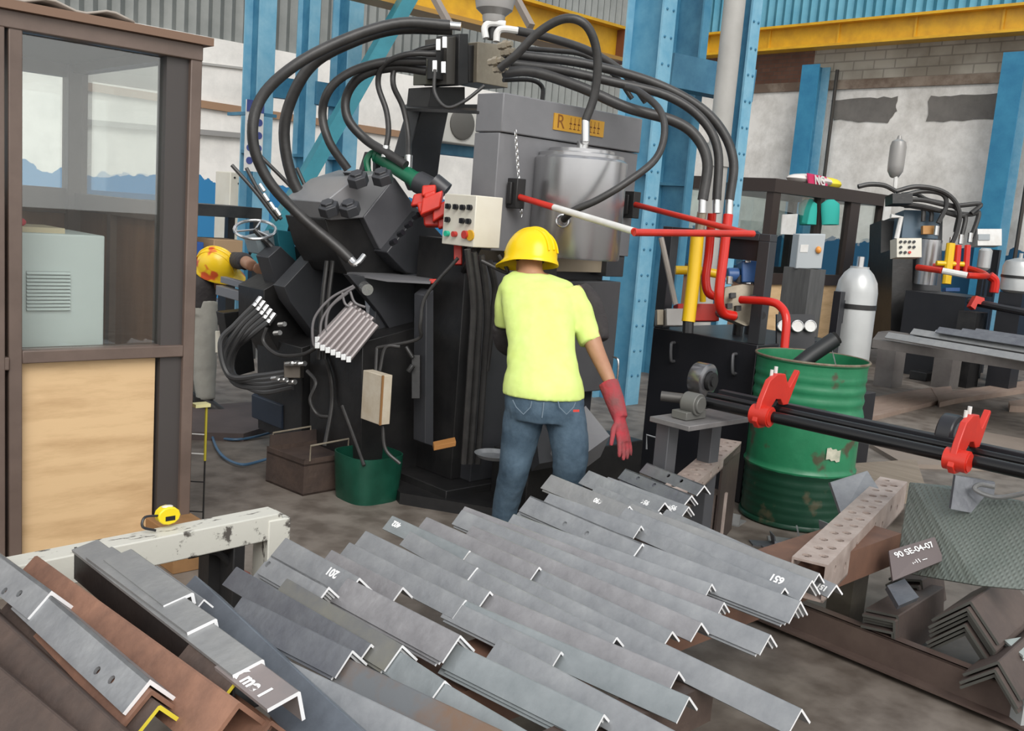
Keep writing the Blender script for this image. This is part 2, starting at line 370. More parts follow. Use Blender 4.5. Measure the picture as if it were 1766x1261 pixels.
h_column('wide light blue riveted column right behind the grey press block', 1148, 100, 7.8, 25, 42, M_BLUE, M_BLUEM, bolts=True)
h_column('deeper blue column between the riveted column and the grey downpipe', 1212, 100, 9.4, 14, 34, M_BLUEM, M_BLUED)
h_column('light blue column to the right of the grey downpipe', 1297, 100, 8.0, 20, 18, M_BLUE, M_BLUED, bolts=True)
for lab, x, y in (('blue wall column on the white right wall behind the far cabin', 1400, 190), ('blue wall column near the right edge of the right wall', 1736, 250)):
    p = PX(x, y, WX-.25)
    t = thing('steel_column', lab, 'column', (p.x, p.y, 0))
    part('front_flange', MB().box((WX-.45, p.y-.16, 0), (WX-.42, p.y+.16, 4.35)), M_BLUER, t)
    part('web', MB().box((WX-.42, p.y-.015, 0), (WX-.1, p.y+.015, 4.35)), M_BLUED, t)
    part('back_flange', MB().box((WX-.1, p.y-.16, 0), (WX-.08, p.y+.16, 4.35)), M_BLUE, t)
    part('conduit', MB().tube([(WX-.1, p.y-.3, 0), (WX-.1, p.y-.3, 4.3)], .03, 8, False), mat('dark_conduit', (.04, .035, .03), .6), t)
# beams between the left columns and the diagonal brace
def px_beam(name, label, cat, a, b, w, h, mt, da, db):
    return single(name, MB().beam(D(*a, da), D(*b, db), w, h), mt, label, cat)
px_beam('cross_beam', 'blue beam joining the two left columns', 'beam', (470, 150), (512, 156), .12, .2, M_BLUED, 9.7, 9.9)
px_beam('cross_beam', 'blue beam from the middle left column to the column behind the brace', 'beam', (540, 160), (590, 168), .12, .22, M_BLUED, 9.7, 9.9)
px_beam('brace', 'teal diagonal brace rising to the right behind the hoses', 'brace', (440, 460), (708, -10), .2, .12, M_TEAL, 8.5, 8.7)
px_beam('cross_beam', 'blue beam between the riveted column and the downpipe', 'beam', (1150, 122), (1290, 150), .2, .3, M_BLUED, 9.0, 9.4)
px_beam('cross_beam', 'blue beam low on the left wall under the air conditioner', 'beam', (742, 250), (845, 262), .2, .2, M_BLUED, 12.2, 12.6)
p = D(1246, 200, 7.75)
t = thing('downpipe', 'thick grey vertical pipe between blue columns', 'pipe', (p.x, p.y, 0))
M_PIPE = mat('grey_plastic_pipe', (.42, .41, .39), .5, 0, (.34, .33, .31), 2)
part('pipe', MB().cyl((p.x, p.y, 0), (p.x, p.y, 9), .085), M_PIPE, t)
part('coupling', MB().cyl((p.x, p.y, 2.0), (p.x, p.y, 2.18), .1), M_PIPE, t)
p = D(1228, 300, 9.0)
single('small_pipe', MB().cyl((p.x, p.y, 0), (p.x, p.y, 2.6), .035), M_PIPE, 'thinner grey pipe beside the thick downpipe', 'pipe')
# crane girder (near, along X) and crane rail on the right wall
a = D(700, 14, 9.0); b = PY(1050, 75, a.y)
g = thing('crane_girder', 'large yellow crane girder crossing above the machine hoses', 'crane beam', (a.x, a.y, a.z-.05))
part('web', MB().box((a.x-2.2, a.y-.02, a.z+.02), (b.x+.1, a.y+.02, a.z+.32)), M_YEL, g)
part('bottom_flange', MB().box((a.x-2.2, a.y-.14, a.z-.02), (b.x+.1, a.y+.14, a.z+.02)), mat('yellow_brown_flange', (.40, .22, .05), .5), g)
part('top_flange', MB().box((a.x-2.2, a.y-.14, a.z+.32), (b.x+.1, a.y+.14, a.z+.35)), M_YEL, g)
part('end_plate', MB().box((b.x+.1, a.y-.13, a.z-.02), (b.x+.3, a.y+.13, a.z+.35)), mat('rust_red_paint', (.22, .08, .04), .6), g)
q = PX(1500, 55, WX-.35)
g = thing('crane_rail', 'yellow crane rail beam high along the right wall', 'crane beam', (q.x, q.y, q.z-.3))
part('web', MB().box((WX-.37, -4, q.z-.16), (WX-.33, WY, q.z+.16)), M_YEL, g)
part('bottom_flange', MB().box((WX-.5, -4, q.z-.2), (WX-.2, WY, q.z-.16)), M_YEL, g)
part('top_flange', MB().box((WX-.5, -4, q.z+.16), (WX-.2, WY, q.z+.2)), M_YEL, g)
r = MB()
for k in range(12): r.box((WX-.4, -3+k*1.3, q.z-.16), (WX-.37, -2.97+k*1.3, q.z+.16))
part('stiffeners', r, M_YEL, g)
# air conditioner on the left wall
p = D(800, 217, 12.2)
t = thing('air_conditioner', 'white outdoor air conditioner unit on the left wall behind the machine', 'air conditioner', (p.x, p.y, p.z-.25))
part('housing', MB().box((p.x-.45, p.y-.15, p.z-.24), (p.x+.35, p.y+.2, p.z+.24)), mat('dusty_white_plastic', (.62, .61, .57), .5), t, .015)
part('fan_grille', MB().lathe([(.19, 0), (.19, .02), (.17, .03)], (p.x-.16, p.y-.15, p.z), -Y1, 24), mat('grille_grey', (.13, .125, .115), .7), t)
part('side_vent', MB().box((p.x+.13, p.y-.17, p.z-.2), (p.x+.17, p.y-.15, p.z+.1)), M_DARK, t)
part('vent_panel', MB().box((p.x+.2, p.y-.16, p.z-.18), (p.x+.33, p.y-.15, p.z+.02)), mat('grille_olive', (.25, .25, .19), .7), t)
# white control cabinet + ladder things by the left wall
p = D(397, 315, 10.7)
t = thing('control_cabinet', 'cream perforated cabinet standing by the blue painted left wall', 'cabinet', (p.x+.15, p.y, 0))
part('body', MB().box((p.x, p.y, .9), (p.x+.42, p.y+.35, 1.72)), M_CREAM, t, .01)
part('stand', MB().box((p.x+.05, p.y+.05, 0), (p.x+.37, p.y+.3, .9)), M_DARK, t)
kn = MB()
for i in range(6): kn.cyl((p.x+.05+.05*i, p.y, 1.66-.06*(i % 2)), (p.x+.05+.05*i, p.y-.006, 1.66-.06*(i % 2)), .012, 8)
part('knockouts', kn, M_DARK, t)
t_ = D(390, 355, 8.6)
b = thing('work_bench', 'dark steel bench against the wall between the cabin and the machine', 'bench', (t_.x, t_.y, 0))
part('top', MB().box((t_.x-.5, t_.y, 1.28), (t_.x+.35, t_.y+.6, 1.38)), M_DARK, b)
lg = [MB().box((t_.x-.45+dx, t_.y+dy, 0), (t_.x-.38+dx, t_.y+.07+dy, 1.28)) for dx in (0, .73) for dy in (.02, .5)]
for q_ in lg: part('leg', q_, M_DARK, b)
part('shelf', MB().box((t_.x-.45, t_.y+.02, .9), (t_.x+.3, t_.y+.55, .93)), M_DARK, b)
single('storage_box', MB().box((t_.x-.42, t_.y+.05, .93), (t_.x-.17, t_.y+.4, 1.05)), mat('blue_plastic', (.02, .08, .3), .5), 'small blue box on the shelf of the dark wall bench', 'box', bevel=.01)
single('cardboard_box', MB().box((t_.x-.08, t_.y+.05, .93), (t_.x+.2, t_.y+.4, 1.08)), mat('cardboard', (.36, .24, .14), .8), 'brown cardboard box on the shelf of the dark wall bench', 'box', bevel=.006)
# signboard on the first column
p = D(437, 235, 9.3)
t = thing('safety_sign', 'narrow white sign with rows of round blue symbols hung on the first blue column', 'sign', (p.x, p.y, p.z-.4))
part('board', MB().box((p.x-.09, p.y-.02, p.z-.33), (p.x+.09, p.y, p.z+.33)), M_WHITE, t)
part('hanger', MB().box((p.x-.02, p.y, p.z+.2), (p.x+.02, p.y+.5, p.z+.23)).box((p.x+.02, p.y+.02, p.z+.2), (p.x+.25, p.y+.05, p.z+.23)), M_BLUED, t)
part('header', MB().box((p.x-.09, p.y-.024, p.z+.22), (p.x+.09, p.y-.02, p.z+.33)), mat('sign_blue', (.05, .07, .25), .5), t)
for i in range(4):
    for s_ in (-1, 1):
        part('symbol', MB().lathe([(.034, 0), (.034, .005), (.018, .005), (.018, .003)], (p.x+s_*.045, p.y-.02, p.z+.13-.12*i), -Y1, 14), MATS['sign_blue'], t)
# ------------------------------------------------------------------ operator cabin on the left
YC, XR = 3.75, 1.79            # front plane and right edge
G_CAB = glass('cabin_glass', (.96, .98, .97), 2.6)
M_PLY = mat('pale_plywood', (.44, .27, .13), .6, 0, (.68, .47, .26), 1.6, .03, .25, .55, stretch=(1, 1, 6), detail=9)
M_PLYD = mat('brown_veneer_board', (.20, .10, .055), .5, 0, (.26, .14, .08), 2, 0, stretch=(6, 6, 1))
c = thing('operator_cabin', 'brown steel framed cabin with glass above and a pale plywood panel, at the left edge', 'cabin', (XR-1, YC+.7, 0))
xl0 = PY(15, 400, YC).x; xl1 = PY(39, 400, YC).x; xr0 = PY(322, 400, YC).x
CD = 1.25                       # cabin depth
def px_x(x, y=400, Y=YC): return PY(x, y, Y).x
def px_z(x, y, Y=YC): return PY(x, y, Y).z
ztop = 2.085; zr = px_z(170, 75); zs1 = px_z(170, 601); zs0 = px_z(170, 622)
part('corner_post', MB().box((xr0, YC, 0), (XR, YC+.13, ztop-.06)), M_CABIN, c, .004)
part('middle_post', MB().box((xl0, YC, 0), (xl1, YC+.09, ztop-.06)), M_CABIN, c, .004)
part('top_rail', MB().box((-.6, YC-.005, zr), (XR, YC+.09, ztop-.03)), M_CABIN, c, .004)
part('roof_board', MB().box((-.6, YC-.03, ztop-.03), (XR+.03, YC+CD+.15, ztop)), mat('brown_roof_edge', (.20, .12, .08), .6), c)
part('sill_rail', MB().box((xl1, YC, zs0), (xr0, YC+.09, zs1)), M_CABIN, c, .004)
part('left_door_frame', MB().box((-.6, YC-.01, zs0-.02), (xl0, YC+.06, zs1-.02)).box((xl0-.09, YC-.012, 0), (xl0-.015, YC+.06, zr)), M_CABIN, c, .004)
part('bottom_rail', MB().box((-.6, YC, 0), (xr0, YC+.09, .06)), M_CABIN, c)
part('plywood_panel', MB().box((xl1, YC+.04, .06), (px_x(280), YC+.055, zs0)), M_PLY, c)
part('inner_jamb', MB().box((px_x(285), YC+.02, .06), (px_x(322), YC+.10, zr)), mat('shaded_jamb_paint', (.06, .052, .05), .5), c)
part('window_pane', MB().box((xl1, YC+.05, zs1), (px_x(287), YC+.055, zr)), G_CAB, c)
part('lower_left_panel', MB().box((-.6, YC+.03, .06), (xl0-.09, YC+.05, zs0)), M_CABIN, c)
part('upper_left_panel', MB().box((-.6, YC+.03, zs1), (xl0-.09, YC+.05, zr)), M_CABIN, c)
YB = YC+CD
part('back_corner_post', MB().box((XR-.09, YB-.05, 0), (XR, YB+.04, ztop-.04)), M_CABIN, c, .004)
zsb = PX(225, 350, XR).z
part('side_sill_rail', MB().box((XR-.06, YC+.13, zsb-.06), (XR, YB-.05, zsb+.02)), M_CABIN, c)
part('side_top_rail', MB().box((XR-.07, YC+.13, 2.0), (XR, YB-.05, 2.04)), M_CABIN, c)
part('side_lower_board', MB().box((XR-.03, YC+.13, .05), (XR-.015, YB-.05, zsb-.06)), M_PLYD, c)
part('side_pane', MB().box((XR-.035, YC+.13, zsb+.02), (XR-.03, YB-.05, 2.0)), G_CAB, c)
part('side_mullion', MB().box((XR-.06, YC+.75, .05), (XR-.01, YC+.79, zsb-.06)), M_CABIN, c)
part('back_sill_rail', MB().box((-.6, YB-.02, zsb-.08), (XR-.09, YB+.04, zsb+.04)), M_CABIN, c)
part('back_top_rail', MB().box((-.6, YB-.02, 1.98), (XR-.09, YB+.04, 2.04)), M_CABIN, c)
part('back_lower_board', MB().box((-.6, YB, .05), (XR-.09, YB+.015, zsb-.08)), M_PLYD, c)
part('back_mullion', MB().box((XR-.56, YB-.02, zsb+.04), (XR-.48, YB+.04, 1.98)), M_CABIN, c)
part('back_pane', MB().box((-.6, YB+.005, zsb+.04), (XR-.09, YB+.01, 1.98)), G_CAB, c)
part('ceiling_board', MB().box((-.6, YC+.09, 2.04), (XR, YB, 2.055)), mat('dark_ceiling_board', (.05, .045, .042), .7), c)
part('left_side_wall', MB().box((-.62, YC, 0), (-.6, YB+.04, 2.05)), M_CABIN, c)
# loose sheet on the cabin roof
ro = PY(90, 4, YC+.1)
mb = MB(); vs = []
for i in range(17):
    xx = ro.x-.30+i*.035; vs += [V((xx, YC+.0, ztop+.022+.012*sin(i*pi/3))), V((xx, YC+.5, ztop+.022+.012*sin(i*pi/3)))]
mb.add(vs, [(2*i, 2*i+2, 2*i+3, 2*i+1) for i in range(16)])
o = single('roof_sheet', mb, mat('grey_asbestos_sheet', (.38, .34, .30), .8), 'piece of grey corrugated sheet lying on the brown cabin roof', 'roof sheet')
so_ = o.modifiers.new('thick', 'SOLIDIFY'); so_.thickness = .008
# electrical cabinet inside the cabin
Yk = YC+.25
x0, x1 = PY(-30, 500, Yk).x, PY(180, 500, Yk).x; z0, z1 = .86, PY(180, 407, Yk).z
k = thing('electrical_cabinet', 'pale grey electrical cabinet with louvred vent, inside the left cabin', 'cabinet', ((x0+x1)/2, Yk+.2, 0))
part('housing', MB().box((x0, Yk, .35), (x1, Yk+.4, z1)), mat('pale_grey_enamel', (.66, .72, .71), .4), k, .006)
part('plinth', MB().box((x0+.03, Yk+.03, 0), (x1-.03, Yk+.37, .35)), M_DARK, k)
vx0, vx1 = PY(45, 500, Yk).x, PY(120, 500, Yk).x; vz0, vz1 = PY(80, 536, Yk).z, PY(80, 468, Yk).z
fr = MB(); fr.box((vx0, Yk-.004, vz0), (vx1, Yk, vz1)); vent = part('vent_frame', fr, mat('vent_shade', (.30, .33, .33), .5), k)
for i in range(11):
    z = vz0+(vz1-vz0)*(i+.5)/11
    part('louvre', MB().obox(((vx0+vx1)/2, Yk-.008, z), X1*(vx1-vx0)/2, V((0, .004, .004)), V((0, -.0006, .0012))), mat('pale_grey_enamel', (1, 1, 1)), vent)
for o_ in kids(vent): o_.location = (0, 0, 0)
single('cardboard_sheet', MB().box((x0+.1, Yk+.05, z1), (px_x(120, 400, Yk), Yk+.3, z1+.02)), mat('cream_card', (.62, .52, .36), .8), 'flat cream carton lying on top of the pale electrical cabinet', 'carton')
single('red_cloth', MB().ell((px_x(46, 382, Yk), Yk+.1, z1+.035), X1*.03, Y1*.02, Z1*.018, 10, 6), mat('red_rag', (.6, .02, .05), .8), 'small red rag on the carton on the electrical cabinet', 'rag')
# ------------------------------------------------------------------ scene helpers for angle bars
def angle_bar(pN, pF, L, label, mt, group=None, tilt=0, th=.0055, holes=None, name='angle_bar', cut=CUT, L2=None):
    """equal angle, ridge from near point pN to far point pF; holes = list of (distance from near end, distance from ridge) on the left leg"""
    pN = V(pN); pF = V(pF); a = (pF-pN); ln = a.length; a.normalize(); s = a.cross(Z1).normalized(); u = s.cross(a)
    L2 = L2 or L
    def d(t): return s*cos(t)+u*sin(t)
    t1 = radians(225)-tilt; t2 = radians(315)-tilt
    l1, l2 = d(t1), d(t2)        # left and right leg directions
    mb = MB()
    if not holes:
        ch = th*.45
        P = [pN+l1*ch, pN+l1*L, pN+l1*L+l2*th, pN+l1*th+l2*th, pN+l2*L2+l1*th, pN+l2*L2, pN+l2*ch]
        n = 7; Q = [p+a*ln for p in P]
        mb.add(P+Q, [(0, 1, 2, 3), (6, 0, 3), (3, 4, 5, 6), (7, 10, 9, 8), (13, 10, 7), (10, 13, 12, 11)]+[(i, i+7, (i+1) % 7+7, (i+1) % 7) for i in range(7)])
        mb.m = [1]*6+[0]*7
    else:
        mb.plate(pN, a, l1, l2*th, ln, L, [(h[0], h[1], .009, .009) for h in holes])
        mb.plate(pN+l1*th, a, l2, l1*-th, ln, L2)
        mb.cur = 1
        mb.prism([pN, pN+l1*L, pN+l1*L+l2*th, pN+l1*th+l2*th, pN+l2*L2+l1*th, pN+l2*L2], a*-.0008)
    o = part(name, mb, [mt, cut], None, 0, 0)
    tag(o, label, 'steel angle', group)
    BAR[label] = (pN, a, l1, l2, L, o)
    return o
BAR = {}
def chalk_on(label, body, t0, size, off=.5, flip=True):
    pN, a, l1, l2, L, o = BAR[label]
    nrm = (-l2).normalized()      # outward normal of the left leg
    right, up = (-a, -l1) if not flip else (a, l1)
    text_part(body, pN+a*t0+l1*L*off+nrm*.0006, right, up, size, o, M_CHALK, 'chalk_mark', .0006, .0012)
TZ = .45
def rb(label, N, F, L=.06, lvl=0, mt=None, holes=None, group=None, tilt=0, nest=0, nlab=None, ext=0, noff=0):
    z = TZ+.7071*L+.0078*lvl
    pN, pF = Z(N[0], N[1], z), Z(F[0], F[1], z)
    if ext: pF = pF+(pF-pN).normalized()*ext
    mt = mt or random.choice((G_STEEL, G_STEELB, G_STEELC, G_STEEL))
    o = angle_bar(pN, pF, L, label, mt, group, tilt, holes=holes)
    a = (pF-pN).normalized()
    for k in range(nest):        # further angles nested beneath this one
        o2 = angle_bar(pN-Z1*.0085*(k+1)+a*(noff+.012*(k+1)), pF-Z1*.0085*(k+1)+a*.02*(k-.5), L, nlab[k], mt or G_STEEL, group, tilt)
    return o
MG = 'steel angles laid side by side on the rack'
rb('grey angle bar with two small holes, farthest right of the short ones', (1215, 837), (1116, 798), .055, 1, G_STEEL2, holes=[(.12, .02), (.2, .02)], group=MG)
rb('grey angle bar with two small holes just left of the farthest right short one', (1193, 854), (1079, 808), .055, 1, G_STEEL2, holes=[(.2, .02), (.3, .02)], group=MG, nest=1, nlab=['angle bar nested right under the second short holed bar from the right'])
rb('grey angle bar whose chalked end overlaps the two short holed bars', (1188, 873), (1049, 822), .055, 0, group=MG, nest=1, nlab=['angle bar nested under the bar chalked near the two short holed bars'])
rb('broad grey angle bar chalked 956 in the third stack from the far right', (1147, 866), (1016, 811), .07, 1, group=MG)
rb('grey angle bar peeping out below the bar chalked 956', (1139, 883), (1030, 836), .055, 0, group=MG, nest=1, nlab=['angle bar nested under the one below the bar chalked 956'])
rb('bright grey angle bar chalked 690 behind the worker\'s right leg', (1086, 872), (951, 818), .07, 3, G_STEEL3, group=MG, nest=1, nlab=['angle bar nested under the bar chalked 690'])
rb('grey angle bar ending halfway beside the bar chalked 690', (1106, 906), (948, 850), .055, 2, group=MG, nest=1, nlab=['angle bar nested under the halfway one beside the bar chalked 690'])
rb('grey angle bar with two holes in the middle, on top of a stack of three', (1108, 937), (915, 855), .07, 2, holes=[(.22, .045), (.33, .045)], group=MG, nest=2, nlab=['middle angle bar of the stack of three under the holed one', 'lowest angle bar of the stack of three under the holed one'])
rb('long angle bar reaching farthest right at the perforated beam, chalked white', (1443, 1008), (1150, 878), .05, 0, group=MG)
rb('long bright angle bar lying over the chalked end beside the perforated beam', (1413, 988), (1090, 868), .06, 3, G_STEEL3, group=MG)
rb('long grey angle bar chalked 651 near its right end', (1401, 1000), (1080, 875), .075, 2, group=MG, nest=1, nlab=['angle bar nested under the one chalked 651'])
rb('thin grey angle bar ending just below the chalked 651', (1354, 1013), (1106, 906), .05, 1, group=MG)
rb('long wide angle bar, top of the thick stack ending beside the chalked 651', (1381, 1036), (1105, 935), .075, 1, group=MG, nest=2, nlab=['middle long wide angle bar of the thick stack below the chalked 651', 'lowest long wide angle bar of the thick stack below the chalked 651'])
rb('grey angle bar whose doubled end shows left of the thick right stack', (1228, 1006), (886, 886), .055, 1, group=MG, nest=2, nlab=['angle bar nested second in the doubled end left of the thick right stack', 'angle bar nested third in the doubled end left of the thick right stack'])
rb('grey angle bar ending over the rust brown beam beside the doubled one', (1249, 1038), (802, 873), .055, 1, group=MG, nest=2, nlab=['second of the nested angle bars ending over the rust brown beam', 'third of the nested angle bars ending over the rust brown beam'])
rb('long grey angle bar sticking out over the floor left of the floor channel', (1329, 1094), (797, 879), .062, 0, group=MG, nest=1, nlab=['angle bar nested under the long one left of the floor channel'])
rb('grey angle bar with an open wide end over the rust brown beam', (1210, 1073), (815, 906), .06, 0, group=MG)
rb('grey angle bar starting midway, with a small open end over the rust brown beam', (1160, 1088), (928, 979), .05, 0, group=MG)
rb('angle bar with a bright open end in the centre of the pile', (930, 977), (736, 891), .055, 1, group=MG)
rb('longest angle bar, reaching lowest right over the bare floor', (1383, 1222), (812, 951), .065, 0, group=MG)
rb('short angle bar chalked 402 at the far left row of the pile', (810, 949), (677, 889), .055, 1, group=MG)
rb('short angle bar ending beside the one chalked 402', (823, 978), (708, 916), .055, 1, group=MG)
rb('angle bar crossing the pile centre with a bright slanted end', (1064, 1098), (823, 979), .06, 0, group=MG)
rb('angle bar with double lipped end in the left middle of the pile', (845, 1019), (631, 915), .06, 1, group=MG, nest=1, nlab=['angle bar nested under the double lipped end'])
rb('angle bar with an open dark end below the pile centre', (1171, 1157), (846, 1021), .055, 0, group=MG)
rb('angle bar ending just left of the double lipped one', (803, 1034), (603, 935), .06, 1, group=MG)
rb('wide angle bar ending over the floor at the lower centre', (1189, 1201), (805, 1036), .065, 0, group=MG)
rb('angle bar with a doubled end left of the lower centre gap', (968, 1123), (780, 1034), .055, 0, group=MG, nest=1, nlab=['angle bar nested in the doubled end left of the lower centre gap'])
rb('angle bar starting halfway and running out of the picture at the bottom centre', (1230, 1295), (862, 1100), .065, 1, group=MG)
rb('angle bar with a single bright end left of centre', (695, 1012), (572, 948), .055, 1, group=MG)
rb('angle bar chalked 201 with dark steel end patch, upper left of the pile', (620, 996), (493, 927), .065, 4, group=MG)
rb('wide angle bar on top of a stack of three, under the one chalked 201', (794, 1095), (600, 996), .075, 3, group=MG, nest=2, nlab=['second angle bar of the three under the one chalked 201', 'third angle bar of the three under the one chalked 201'])
rb('angle bar with triple nested end at the lower centre edge', (1042, 1231), (787, 1110), .065, 0, group=MG, nest=2, nlab=['second of the triple nested ends at the lower centre edge', 'third of the triple nested ends at the lower centre edge'])
rb('angle bar with one hole, top of four nested ones at the upper left', (567, 1012), (468, 958), .06, 4, G_STEEL, holes=[(.26, .025)], group=MG, nest=3, nlab=['second of four nested angle bars under the single holed one', 'third of four nested angle bars under the single holed one', 'lowest of four nested angle bars under the single holed one'])
rb('yellowish stained angle bar over two others, left middle', (694, 1112), (495, 997), .07, 2, mat('yellowish_stained_steel', (.23, .225, .19), .5, .3, (.16, .165, .175), 5, .1), group=MG, nest=1, nlab=['angle bar nested under the yellowish stained one'])
rb('angle bar with a doubled small end at the lower left middle', (767, 1173), (640, 1090), .06, 1, group=MG, nest=1, nlab=['angle bar nested in the doubled small end at lower left middle'])
rb('angle bar running out of the picture right of the doubled small end', (960, 1290), (765, 1176), .06, 0, group=MG)
rb('dark blue grey wide angle bar, top of two, near the chalked brown one', (608, 1121), (418, 1029), .07, 2, G_STEEL2, group=MG, nest=1, nlab=['angle bar nested under the dark blue grey wide one'])
rb('rust patched angle bar starting under the dark wide one', (880, 1266), (590, 1130), .06, 0, mat('rust_patched_steel', (.16, .17, .18), .45, .3, (.20, .13, .09), 3.5, .1, .45, .62), group=MG)
rb('short dark angle bar start behind the dark blue grey wide one', (640, 1110), (408, 977), .06, 1, G_STEEL2, group=MG)
rb('blue grey angle bar running out of the picture at the bottom left middle', (760, 1264), (470, 1126), .065, 0, group=MG)
rb('wide dark blue grey angle bar lowest beside the black faced stack', (700, 1330), (337, 992), .10, 0, mat('blue_grey_steel', (.13, .15, .18), .4, .35, (.20, .23, .27), 5, .1), group=MG)
for lbl, tx, t0, sz, of_ in (('broad grey angle bar chalked 956 in the third stack from the far right', '956', .08, .026, .45),
                       ('grey angle bar whose chalked end overlaps the two short holed bars', '958', .06, .026, .5),
                       ('bright grey angle bar chalked 690 behind the worker\'s right leg', '690', .14, .026, .42),
                       ('long grey angle bar chalked 651 near its right end', '651', .10, .032, .52),
                       ('long angle bar reaching farthest right at the perforated beam, chalked white', '151', .035, .024, .55),
                       ('short angle bar chalked 402 at the far left row of the pile', '402', .34, .026, .4),
                       ('angle bar chalked 201 with dark steel end patch, upper left of the pile', '201', .10, .032, .35)):
    chalk_on(lbl, tx, t0, sz, of_)
# left pile: big rusty and blue angles on the white frame
LG = 'heavy angles stacked on the left of the rack'
YELCUT = mat('yellow_marked_cut', (.75, .62, .05), .6)
def lb(label, N, F, L, z, mt, tilt=0, holes=None, cut=CUT, th=.008, L2=None):
    return angle_bar(Z(*N, z), Z(*F, z), L, label, mt, LG, tilt, th=th, holes=holes, cut=cut, L2=L2)
lb('blue grey angle with two holes, uppermost at the left edge', (89, 1019), (-40, 925), .075, .575, G_STEEL, holes=[(.10, .045), (.16, .06)])
lb('blue grey angle with two holes, running below the uppermost left one', (259, 1172), (60, 1004), .075, .565, G_STEEL, holes=[(.10, .045), (.16, .05)])
lb('wide rusty orange angle between the holed blue ones and the black faced stack', (413, 1210), (62, 957), .11, .555, RUST, cut=RUST, th=.01)
lb('rusty angle nested under the lower holed blue one', (262, 1190), (70, 1010), .085, .55, RUST, cut=RUST)
lb('dark rusty angle nested third under the lower holed blue one', (275, 1215), (40, 1010), .085, .535, RUSTD, cut=YELCUT)
lb('long dark rusty angle below the holed blue ones', (215, 1262), (-60, 1010), .11, .53, RUSTD)
lb('brown angle chalked with strokes at the left edge', (150, 1275), (-90, 1075), .09, .515, RUSTD)
lb('rusty orange angle in the lower left corner', (125, 1275), (-60, 1120), .12, .50, RUST, cut=RUST)
lb('rusty angle end showing beside the yellow marked ends', (468, 1242), (330, 1140), .075, .50, RUST, cut=RUST)
TT = radians(32)
lb('topmost flat lying grey angle of the black faced stack', (334, 1021), (228, 946), .073, .60, G_STEEL3, TT, L2=.03)
lb('second flat lying grey angle of the black faced stack, one step lower', (374, 1066), (195, 942), .070, .592, G_STEEL3, TT, L2=.035)
lb('third flat lying grey angle of the black faced stack, next step down', (455, 1136), (170, 930), .070, .583, G_STEEL3, TT, L2=.05)
lb('chalk marked pinkish grey angle sticking out lowest of the black faced stack', (518, 1191), (425, 1122), .072, .575, mat('pinkish_grey_steel', (.30, .25, .24), .5, .25, (.24, .22, .22), 6), TT, L2=.065)
lb('small angle with yellow marked end under the black channel', (411, 1168), (330, 1106), .05, .562, RUSTD, cut=YELCUT)
lb('small bright ended angle beside the topmost flat lying one', (352, 1033), (270, 975), .035, .58, G_STEEL, 0, th=.004)
pN, a_, l1_, l2_, L_, o_ = BAR['chalk marked pinkish grey angle sticking out lowest of the black faced stack']
text_part('X me 1', pN+a_*.10+l1_*.05-l2_*.0007, -a_, -l1_, .042, o_, M_CHALK, 'chalk_mark', .0006, .0015)
p1, p2 = Z(402, 1164, .565), Z(128, 944, .565); a_ = (p2-p1); s_ = a_.normalized().cross(Z1).normalized()
single('black_channel', MB().prism([p1, p1-Z1*.085, p1-Z1*.085+s_*.06, p1-Z1*.08+s_*.06, p1-Z1*.08+s_*.006, p1+s_*.006], a_), M_DARK, 'long black steel channel standing under the flat grey angles', 'steel channel')
# ------------------------------------------------------------------ the rack under the bars
R = thing('steel_rack', 'low steel rack with perforated, rust brown and white painted cross beams carrying the angle bars', 'rack', (2.4, 1.9, 0))
M_PERF = mat('worn_perforated_steel', (.30, .23, .20), .5, .1, (.50, .42, .38), 9, .05, .3, .7)
M_WPAINT = mat('chipped_white_paint', (.62, .61, .55), .5, 0, (.10, .09, .08), 12, .05, .565, .62, stretch=(1, 3, 1))
def perf_beam(A, B, w, h, name, t0):
    """perforated box beam, A->B along the left top edge"""
    A = V(A); B = V(B); u = (B-A).normalized(); v = -(u.cross(Z1)).normalized()
    v = u.cross(Z1).normalized(); ln = (B-A).length
    hs = []; n = int(ln/.11)+1
    for i in range(n): hs += [(.05+i*.11, w*.30+.01*(i % 2), .0165), (.085+i*.11, w*.70, .0165)]
    hs = [q for q in hs if q[0] < ln-.02]
    mb = MB()
    mb.plate(A, u, v, -Z1*.008, ln, w, hs)
    mb.plate(A+v*w-Z1*.008, u, -Z1, -v*.008, ln, h-.008, [(.12+i*.16, h*(.3+.25*(i % 2)), 0.014) for i in range(int((ln-.1)/.16))])
    mb.prism([A-Z1*h, A-Z1*h+u*ln, A-Z1*h+u*ln+v*w, A-Z1*h+v*w], Z1*.008)
    mb.prism([A-Z1*.008, A-Z1*.008+u*ln, A-Z1*h+u*ln, A-Z1*h], v*.006)
    return part(name, mb, M_PERF, t0, 0, 20), u, v
A = Z(1366, 960, TZ+.005); B = Z(1518, 822, TZ+.005)
Wd = (Z(1420, 985, TZ)-A).length*.92
pb, u_, v_ = perf_beam(A, B, Wd, .13, 'perforated_beam', R)
qb = Z(1552, 966, .30)
part('rust_cross_beam', MB().box((qb.x-2.6, qb.y, .29), (qb.x-.02, qb.y+.20, .41)), mat('rust_red_steel', (.13, .07, .05), .6, .1, (.20, .105, .07), 5), R)
Lf = Z(1482, 1088, 0)
part('leg', MB().beam(Lf+V((0, .07, 0)), Lf+V((0, .07, TZ-.235)), .10, .12, X1), mat('oily_olive_leg', (.13, .115, .09), .4, .2, (.07, .06, .05), 5), R)
part('leg', MB().box((qb.x-2.3, qb.y+.03, 0), (qb.x-2.2, qb.y+.13, .29)), RUSTD, R)
